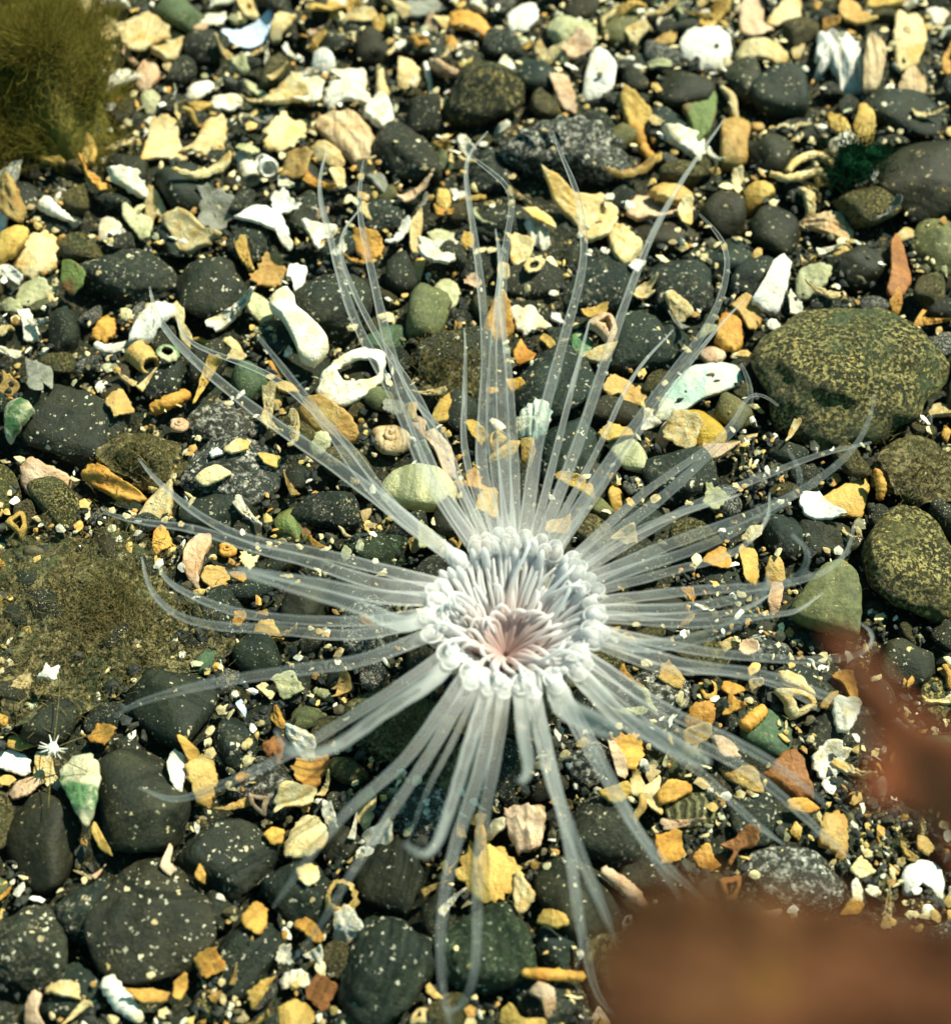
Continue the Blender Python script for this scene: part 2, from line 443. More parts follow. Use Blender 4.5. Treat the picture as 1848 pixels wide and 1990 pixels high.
g = NG('anemone_body'); at = g.n('ShaderNodeAttribute', attribute_name='along')
c = g.mix(g.ramp(at.outputs['Fac'], .05, .55), (.52, .34, .30), (.66, .60, .52))
c = g.mix(g.ramp(at.outputs['Fac'], .62, .95), c, (.20, .16, .10))
b_ = g.principled(c, .6, .2); t = g.n('ShaderNodeBsdfTranslucent'); g.l(c, t.inputs[0])
ms = g.n('ShaderNodeMixShader'); ms.inputs[0].default_value = .5; g.l(b_.outputs[0], ms.inputs[1]); g.l(t.outputs[0], ms.inputs[2])
tp = g.n('ShaderNodeBsdfTransparent'); mo = g.n('ShaderNodeMixShader'); mo.inputs[0].default_value = .36
g.l(tp.outputs[0], mo.inputs[1]); g.l(ms.outputs[0], mo.inputs[2]); g.surf(mo.outputs[0]); BODY = g.m

def fuzz_mat(name, c1, c2, trans=.3):
    g = NG(name); tc = g.n('ShaderNodeTexCoord')
    n1 = g.ramp(g.noise(tc.outputs['Object'], 1.4, 4), .3, .7)
    c = g.mix(n1, c1, c2); n2 = g.noise(tc.outputs['Object'], 9, 3)
    vs = g.n('ShaderNodeVectorMath', operation='SCALE'); g.l(c, vs.inputs[0]); g.l(g.math('MULTIPLY_ADD', n2, 1.3, .35), vs.inputs['Scale'])
    d = g.n('ShaderNodeBsdfDiffuse'); g.l(vs.outputs[0], d.inputs[0]); g.l(g.bump(n2, .8, .08), d.inputs['Normal']); t = g.n('ShaderNodeBsdfTranslucent'); g.l(vs.outputs[0], t.inputs[0])
    ms = g.n('ShaderNodeMixShader'); ms.inputs[0].default_value = trans; g.l(d.outputs[0], ms.inputs[1]); g.l(t.outputs[0], ms.inputs[2]); g.surf(ms.outputs[0])
    return g.m
ALGA = fuzz_mat('olive_algae', (.38, .31, .08), (.23, .21, .045), .6)
SILTF = fuzz_mat('silt_fuzz', (.33, .26, .11), (.22, .20, .075), .5)
KELP = fuzz_mat('brown_kelp', (.20, .096, .042), (.17, .068, .034), .45)
KRED = fuzz_mat('red_brown_kelp', (.70, .36, .23), (.58, .28, .17), .8)
AMBER = fuzz_mat('amber_bladder', (.36, .185, .05), (.33, .165, .045), .5)
GREENW = fuzz_mat('green_weed', (.008, .055, .024), (.012, .038, .018), .4)
# ------------------------------------------------------------------ the seabed
def seabed():
    xs = np.concatenate([np.linspace(-400, -18, 14), np.linspace(-16, 16, 161), np.linspace(18, 400, 14)])
    ys = np.concatenate([np.linspace(-400, -15, 14), np.linspace(-13.5, 20, 168), np.linspace(22, 500, 14)])
    X, Y = np.meshgrid(xs, ys)
    p = np.stack([X.ravel(), Y.ravel(), np.zeros(X.size)], 1)
    rs = np.random.RandomState(3)
    far = np.clip((np.hypot(p[:, 0], p[:, 1]) - 14) / 8, 0, 1)
    z = waves(p, rs, .9, 4, .10) * (1 - far) - .04
    p[:, 2] = z
    nx = len(xs)
    f = [(j * nx + i, j * nx + i + 1, (j + 1) * nx + i + 1, (j + 1) * nx + i) for j in range(len(ys) - 1) for i in range(nx - 1)]
    return p, f
p, f = seabed()
bedmat = stone_mat('bed_sand', (.035, .037, .028), (.075, .068, .04), .5, .3, speck=(.42, .36, .2), crust=(.12, .10, .05), crust_amt=.6, bumpy=1.2, vary=0)
link('seabed', new_mesh('seabed', p, f), bedmat, kind='structure')
stamp(p[(np.abs(p[:, 0]) < 15) & (p[:, 1] > -13) & (p[:, 1] < 19)])
_d = HM.copy()

LAND = []                                        # (x, y in picture, short phrase) of things other labels may point to
TAKEN = set()
def uniq(label):
    assert label not in TAKEN, label
    n = len(label.split()); assert 4 <= n <= 16, label
    TAKEN.add(label); return label

# stones: x, y, half width, half height (picture units), angle, finish, roundness, label, short phrase
STONES = [
 (1650, 716, 174, 138, 8, 'olive', 2.2, 'big round boulder crusted with olive yellow grains beside the tentacle tips', 'big olive boulder'),
 (1800, 358, 112, 92, 12, 'brown', 7, 'large smooth dark brown slab at the upper frame edge below a black stone', 'large dark brown slab'),
 (1757, 222, 88, 52, -20, 'dark', 6, 'black rounded stone resting above the large dark brown slab', 'black stone above the slab'),
 (1104, 300, 122, 72, -4, 'white', 5, 'ridged black oval stone flecked with pale stripes above the cream curved shell', 'ridged black oval stone'),
 (946, 185, 82, 68, 15, 'gold', 6, 'pyramid shaped stone with a grainy golden crust', 'golden crusted pyramid stone'),
 (1034, 148, 62, 42, -28, 'smooth', 6, 'flat dark oval stone leaning on the golden crusted pyramid stone', 'flat dark oval stone'),
 (362, 365, 76, 56, -25, 'smooth', 7, 'smooth charcoal stone with a pointed lower corner under a big cream plate', 'smooth pointed charcoal stone'),
 (1325, 182, 62, 50, 10, 'brown', 5, 'round brown-black stone with one white dot behind the yellow-green chip', 'brown-black round stone'),
 (1294, 256, 56, 42, -15, 'dark', 6, 'dark wedge stone below the brown-black round stone', None),
 (1444, 165, 46, 52, 20, 'smooth', 6, 'dark egg shaped stone under the heart shaped white plate', 'dark egg shaped stone'),
 (1522, 182, 64, 66, 0, 'smooth', 6, 'dark olive blocky stone beside the dark egg shaped stone', 'dark olive blocky stone'),
 (1200, 50, 43, 56, 5, 'grey', 6, 'tall grey speckled stone at the top edge beside a pale hexagonal pebble', 'tall grey stone at the top edge'),
 (1310, 40, 52, 46, 0, 'dark', 7, 'black stone touching the top edge above the heart shaped white plate', None),
 (1226, 126, 40, 30, 20, 'speck', 7, 'grey-black stone right of the white tooth shaped shell', None),
 (1565, 258, 46, 30, -25, 'dark', 7, 'small black stone under the dark olive blocky stone', None),
 (1496, 305, 52, 50, 10, 'smooth', 6, 'dull black stone between the peanut shaped tan shell and the curved tusks', None),
 (1410, 420, 52, 50, 0, 'brown', 5, 'round brown stone inside the bend of a curled tentacle tip', None),
 (1500, 450, 56, 56, 10, 'smooth', 5, 'smooth black stone with a white nick left of the ribbed leaf shell', 'black stone with a white nick'),
 (1400, 507, 62, 42, 12, 'smooth', 6, 'charcoal flat stone under the curled tentacle tip', None),
 (1462, 535, 62, 42, 35, 'dark', 6, 'black wedge stone left of the bright white shard', None),
 (1272, 464, 86, 36, 6, 'brown', 7, 'long flat brown stone lying under the pink curved plate', 'long flat brown stone'),
 (1318, 560, 66, 56, -10, 'speck', 6, 'rough speckled stone behind the long straight tentacle', None),
 (1160, 556, 72, 62, 15, 'speck', 7, 'rough black stone right of the bent tentacle, dusted with grains', None),
 (1574, 380, 28, 40, 0, 'gold', 6, 'small upright pebble with yellow grains under the curved tusks', None),
 (1540, 372, 22, 42, 8, 'dark', 7, 'thin dark pebble left of the small upright yellow grained pebble', None),
 (1664, 516, 68, 46, 5, 'brown', 6, 'brown stone sitting right above the big olive boulder', None),
 (1826, 476, 54, 66, 0, 'grey', 7, 'grey grainy stone cut by the frame edge below the large dark brown slab', 'grey stone below the slab'),
 (1236, 672, 74, 66, 10, 'dark', 7, 'black stone between two long upright tentacles', None),
 (1302, 660, 38, 40, 0, 'smooth', 5, 'smooth round dark pebble left of the tan knobs', None),
 (1072, 742, 88, 78, -5, 'speck', 6, 'dark grainy rock behind the upright tentacles', 'dark rock behind the upright tentacles'),
 (1100, 872, 64, 80, 10, 'dark', 7, 'dark rock under the bases of the upper tentacles', None),
 (1130, 935, 62, 46, 0, 'brown', 6, 'brown-black stone low between the upper tentacle bases', None),
 (1326, 925, 78, 60, -15, 'speck', 7, 'dark speckled stone under the mustard pebble', 'dark stone under the mustard pebble'),
 (1466, 925, 46, 28, 8, 'white', 7, 'small stone blotched with white between thin tentacles at the boulder foot', None),
 (970, 440, 62, 48, 10, 'dark', 7, 'dark stone left of the white coiled fragment', None),
 (948, 345, 52, 52, 0, 'speck', 7, 'pale flecked stone left of the ridged black oval stone', None),
 (1035, 545, 72, 42, 0, 'speck', 6, 'rough dark stone below the white ring shell', None),
 (348, 465, 38, 46, 10, 'smooth', 6, 'dark blunt pebble below the smooth pointed charcoal stone', None),
 (490, 470, 46, 48, 0, 'speck', 7, 'flecked black stone under the white triangular plate', None),
 (250, 547, 98, 66, -12, 'speck', 6, 'large black speckled rock at the tip of the leftmost long tentacle', 'large black speckled rock'),
 (415, 566, 74, 66, 10, 'dark', 6, 'black rock with white dots left of the crown shaped shell', 'black rock left of the crown shell'),
 (530, 655, 42, 36, 0, 'smooth', 5, 'smooth dark pebble tucked under the bone fragment', None),
 (42, 395, 50, 42, -30, 'smooth', 6, 'smooth black stone at the frame edge below the algae tuft', None),
 (104, 440, 52, 30, -5, 'dark', 7, 'flat dark stone above the jagged cream shell', None),
 (636, 76, 62, 36, 4, 'smooth', 5, 'dark long stone right of the bluish shell cup', None),
 (690, 62, 36, 34, 4, 'dark', 6, 'dark round stone near the top edge left of a pale plate', None),
 (822, 84, 58, 36, 0, 'dark', 6, 'dark stone under the orange tan bone-shaped chip', None),
 (586, 346, 46, 42, 0, 'smooth', 6, 'dark smooth stone below the jagged cream star shell', None),
 (792, 305, 56, 78, 28, 'speck', 7, 'long rough stone leaning right of the square ribbed shell', 'long rough leaning stone'),
 (860, 300, 30, 42, 10, 'grey', 5, 'small grey egg pebble right of the long rough leaning stone', None),
 (590, 178, 42, 32, 0, 'grey', 7, 'dull grey wedge stone left of the frayed white shell', None),
 (592, 420, 46, 46, 0, 'speck', 6, 'black stone with pale grains behind the double tentacle tips', None),
 (742, 422, 52, 42, 0, 'speck', 7, 'dark grainy stone right of the blurred upright tentacle', None),
 (655, 592, 84, 74, 0, 'speck', 7, 'rough dark rock crossed by two tentacles right of the bone fragment', 'rough rock right of the bone'),
 (880, 700, 84, 66, 0, 'speck', 6, 'grainy rock with brown silt behind the upper tentacles', 'grainy silted rock'),
 (150, 822, 116, 82, -8, 'dark', 6, 'large black slab right of the mossy white lump', 'large black slab'),
 (268, 884, 98, 52, -6, 'silt', 7, 'silt coated rock above the rust brown stone', 'silt coated rock'),
 (316, 742, 52, 44, 0, 'dark', 6, 'dark pebble above the brown stick', None),
 (236, 736, 36, 56, -15, 'brown', 6, 'brown oval pebble under the barnacle rings', None),
 (432, 832, 76, 52, 6, 'white', 7, 'rock with patchy white crust beside the small snail shell', 'patchy white crusted rock'),
 (455, 915, 98, 72, -4, 'white', 7, 'black rock densely spotted white under the leaf shaped shell', 'white spotted black rock'),
 (436, 985, 84, 44, 6, 'smooth', 6, 'dark smooth stone below the white spotted black rock', None),
 (296, 922, 46, 42, 10, 'rust', 6, 'rust brown stone beside the orange fan shell', 'rust brown stone'),
 (700, 744, 38, 24, -8, 'smooth', 5, 'dark pebble lying inside the broken white whelk', None),
 (340, 1372, 108, 78, -10, 'smooth', 6, 'dark smooth slab under the tip of a low left tentacle', 'dark smooth slab'),
 (456, 1448, 56, 58, 0, 'speck', 7, 'speckled stone above the green flecked oval stone', None),
 (512, 1392, 42, 34, 0, 'smooth', 6, 'small dark olive stone right of the bluish sliver', None),
 (525, 1537, 78, 54, -18, 'white', 5, 'oval stone flecked with green and white below a low tentacle', 'flecked oval stone'),
 (278, 1566, 88, 96, 5, 'smooth', 7, 'large charcoal stone right of the green white leaf shell', 'large charcoal stone'),
 (90, 1642, 74, 96, 12, 'brown', 6, 'tall brown-black stone below the green white leaf shell', 'tall brown-black stone'),
 (300, 1806, 128, 112, -30, 'dark', 6, 'biggest black stone of the lower corner, dotted with white', 'biggest black stone'),
 (166, 1782, 68, 66, 0, 'speck', 6, 'lichen patterned round lump on the biggest black stone', 'lichen patterned lump'),
 (48, 1832, 88, 90, 0, 'speck', 6, 'black stone with pale spots at the lower frame edge', 'pale spotted black stone'),
 (142, 1938, 62, 60, 0, 'dark', 6, 'dark stone left of the white dagger shell', None),
 (246, 1456, 36, 36, 0, 'speck', 7, 'small speckled stone right of the tiny white star', None),
 (450, 1672, 104, 76, 8, 'dark', 7, 'wide dark stone left of the tan cracked plate', 'wide dark stone'),
 (578, 1738, 74, 62, 0, 'dark', 6, 'dark stone under the long lower left tentacle tip', None),
 (420, 1772, 44, 46, 0, 'speck', 7, 'small rough stone right of the biggest black stone', None),
 (802, 1576, 64, 60, 0, 'white', 6, 'stone with whitish scratches behind the hooked lower tentacle', 'whitish scratched stone'),
 (768, 1692, 78, 76, 0, 'dark', 6, 'dark stone below the hooked lower tentacle', None),
 (662, 1640, 48, 46, 0, 'dark', 7, 'dark pebble between two lower left tentacles', None),
 (736, 1882, 106, 100, -10, 'dark', 5, 'big round black stone left of the looping tentacle pair', 'big round black stone'),
 (946, 1852, 106, 94, 5, 'green', 6, 'large dark green stone with pale grains inside the looping tentacle pair', 'large dark green stone'),
 (480, 1862, 82, 62, 35, 'dark', 7, 'dark slanting stone left of the white ribbed cap', None),
 (424, 1960, 62, 40, 0, 'gold', 6, 'yellow crusted stone at the bottom edge right of the white dagger shell', None),
 (716, 1985, 84, 26, 0, 'grey', 6, 'pale flat stone at the bottom edge under the big round black stone', None),
 (730, 1070, 64, 46, 0, 'green', 7, 'dark green stone left of the anemone crown', 'dark green stone by the crown'),
 (772, 1402, 112, 72, -10, 'silt', 6, 'silted rock between the lower left tentacles', 'lower left silted rock'),
 (870, 1500, 80, 60, 0, 'silt', 7, 'silty rock below the anemone crown', None),
 (1786, 1118, 106, 118, 20, 'olive', 8, 'large angular rock with yellowish grains at the frame edge', 'large angular rock'),
 (1704, 1200, 27, 40, 0, 'brown', 6, 'little brown pebble right of the triangular flat stone', None),
 (1764, 1290, 62, 58, 15, 'dark', 8, 'sharp cornered charcoal stone behind the kelp tip', 'sharp cornered charcoal stone'),
 (1820, 1366, 46, 50, 0, 'olive', 6, 'olive black stone at the frame edge above the kelp', None),
 (1608, 1052, 66, 42, 0, 'dark', 6, 'dark stone right behind the triangular flat stone', None),
 (1520, 1042, 52, 46, 0, 'speck', 7, 'pale flecked stone left of the twisted white shell', None),
 (1394, 1125, 56, 26, 0, 'speck', 6, 'flecked flat stone below the amber leaf shells', None),
 (1455, 1216, 56, 30, 0, 'dark', 6, 'dark stone between two tentacles left of the triangular flat stone', None),
 (1490, 1262, 52, 36, 0, 'white', 7, 'white dotted stone beneath the straight side tentacle', None),
 (1584, 1247, 62, 30, 0, 'speck', 6, 'dark stone with white dots below the triangular flat stone', None),
 (1270, 1342, 74, 52, 15, 'white', 6, 'white mottled rock left of the orange barnacle ring', 'white mottled rock'),
 (1564, 1336, 88, 46, 8, 'speck', 6, 'grainy dark rock above the black speckled cobble', None),
 (1420, 1392, 36, 46, 0, 'speck', 7, 'small grainy stone left of the orange stick', None),
 (1487, 1432, 60, 52, -20, 'grey', 7, 'charcoal grey stone under the orange stick', None),
 (1650, 1440, 84, 60, -6, 'speck', 5, 'black speckled cobble left of the kelp branch', 'black speckled cobble'),
 (1625, 1532, 52, 32, 0, 'dark', 7, 'dark crumbly stone below the black speckled cobble', None),
 (1316, 1472, 62, 42, 0, 'silt', 7, 'brown black stone behind the amber crown shell', None),
 (1346, 1580, 66, 46, 12, 'stripe', 6, 'green and yellow striped flat stone in the lower middle', 'green striped stone'),
 (1466, 1588, 56, 60, 0, 'speck', 7, 'crusty stone right of the green striped stone', None),
 (1176, 1616, 68, 66, 0, 'speck', 6, 'mottled stone between the two lowest tentacles', 'mottled lower stone'),
 (1136, 1482, 52, 52, 0, 'white', 7, 'whitish patched stone right below the crown', None),
 (1276, 1692, 78, 60, 0, 'dark', 7, 'black angular stone under the forked lower tentacles', None),
 (1550, 1716, 106, 64, -4, 'white', 5, 'black oval stone with fine white dots behind the kelp blade', 'white dotted black oval stone'),
 (1120, 1752, 82, 86, 20, 'smooth', 6, 'smooth dark stone behind the longest lower tentacle', 'smooth dark lower stone'),
 (1076, 1842, 46, 50, 0, 'dark', 6, 'dark stone right of the large dark green stone', None),
 (1062, 1946, 76, 50, 0, 'speck', 6, 'grainy stone under the peach cone at the bottom', None),
 (1726, 1646, 38, 30, 0, 'gold', 7, 'small yellow flecked stone above the white holed shell', None),
 (1716, 1716, 32, 32, 0, 'silt', 7, 'dark silty pebble left of the white holed shell', None),
 (1752, 1600, 48, 36, 0, 'dark', 6, 'dark stone below the kelp branch', None),
 (1196, 1905, 62, 82, 0, 'silt', 6, 'brown stone half hidden by the kelp blade edge', None),
 (1790, 915, 92, 62, 0, 'silt', 6, 'silty mound stone under the big olive boulder', 'silty stone under the boulder'),
]
SM['rust'] = stone_mat('stone_rust', (.13, .055, .02), (.19, .085, .03), .1, .03, speck=(.35, .25, .12), bumpy=.5)

def make_stone(name, x, y, rx, ry, ang, fin, power, label, ref, i, planes=14, hz=None, mat=None, cat='stone', sub=4, zs=.42, jit=.22):
    rs = np.random.RandomState(1000 + i)
    k = cmpx(x, y, .3)
    hx, hyi = rx * k * 1.05, ry * k * 1.05
    hz = hz or min(hx, hyi) * rs.uniform(.62, .8)
    if label.startswith(('ridged', 'pyramid')): hz, zs = min(hx, hyi) * .95, .55
    sp, cp = math.sin(PITCH), math.cos(PITCH)
    hy = math.sqrt(max((hyi * .55) ** 2, hyi ** 2 - (hz * cp) ** 2)) / sp
    if max(rx, ry) > 88: sub = 5
    dirs, F = ico(sub)
    r = stone_radius(dirs, rs, planes, power + 2, jit)
    V = dirs * r[:, None]
    V = V / np.abs(V).max(0)
    V = V + dirs * (waves(dirs, rs, 2.2, 2, .05) + waves(dirs, rs, 7, 3, .020 if fin in ('smooth', 'brown') else .048))[:, None]
    if label.startswith('ridged'): V = V + dirs * (.06 * np.sin(dirs[:, :1] * 24 + 1.5 * np.sin(dirs[:, 1:2] * 5)) + .02 * np.sin(dirs[:, 1:2] * 17))
    V *= np.array([hx, hy, hz])
    a = R(ang); Rz = np.array([[math.cos(a), -math.sin(a), 0], [math.sin(a), math.cos(a), 0], [0, 0, 1]])
    V = V @ Rz.T
    zc = hz * zs
    p = unproj(x, y, zc)
    if p[0] ** 2 > 0: pass
    me = new_mesh(name, V, F)
    o = link(name, me, mat or SM[fin], loc=(p[0], p[1], zc), label=uniq(label), cat=cat)
    W = V + np.array([p[0], p[1], zc])
    stamp(W, occ=True)
    if ref: LAND.append((x, y, ref))
    return o
for i, s in enumerate(STONES):
    make_stone('stone', *s[:5], s[5], s[6], s[7], s[8], i)

# the flat triangular stone, from its own outline
def poly_stone(name, pts, thick, mat, label, ref, seed, dome=.12, cat='stone', z=.45, tilt=(0, 0), **kw):
    q = np.array([unproj(x, y, z) for x, y in pts]); c = q.mean(0)
    V, F = plate(q[:, :2] - c[:2], thick, dome, .015, seed=seed, n=60, **kw)
    V = orient(V, Matrix.Rotation(tilt[0], 3, 'X') @ Matrix.Rotation(tilt[1], 3, 'Y'))
    o = link(name, new_mesh(name, V, F), mat, loc=(c[0], c[1], z), label=uniq(label), cat=cat)
    stamp(V + np.array([c[0], c[1], z]), occ=True)
    cx, cy = np.mean(pts, 0); LAND.append((cx, cy, ref)); return o
poly_stone('stone', [(1535, 1190), (1562, 1150), (1600, 1108), (1632, 1096), (1665, 1130), (1674, 1165), (1672, 1246), (1640, 1236), (1560, 1212)], .42,
           SM['grey'], 'triangular flat grey-olive stone with one tan dot below a curled tentacle', 'triangular flat stone', 5, tilt=(.12, -.1), rough=.02)

# pebbles that fill the gaps between the stones
def rel_label(desc, x, y):
    """a description that points to the nearest named things, so that it fits this piece only"""
    d = sorted(LAND, key=lambda q: (q[0] - x) ** 2 + (q[1] - y) ** 2)[:14]
    for close in ('', 'a little '):
        for lx, ly, ref in d:
            dx, dy = x - lx, y - ly
            if abs(dx) > 2.2 * abs(dy): w_ = 'right of' if dx > 0 else 'left of'
            elif abs(dy) > 2.2 * abs(dx): w_ = 'below' if dy > 0 else 'above'
            else: w_ = ('below and ' if dy > 0 else 'above and ') + ('right of' if dx > 0 else 'left of')
            t = f'{desc} {w_} the {ref}'
            if t not in TAKEN and len(t.split()) <= 16:
                return uniq(t)
    a, b = d[0], d[1]
    for a in d[:6]:
        for b in d[:6]:
            t = f'{desc} between the {a[2]} and the {b[2]}'
            if a is not b and t not in TAKEN and len(t.split()) <= 16: return uniq(t)
    return None
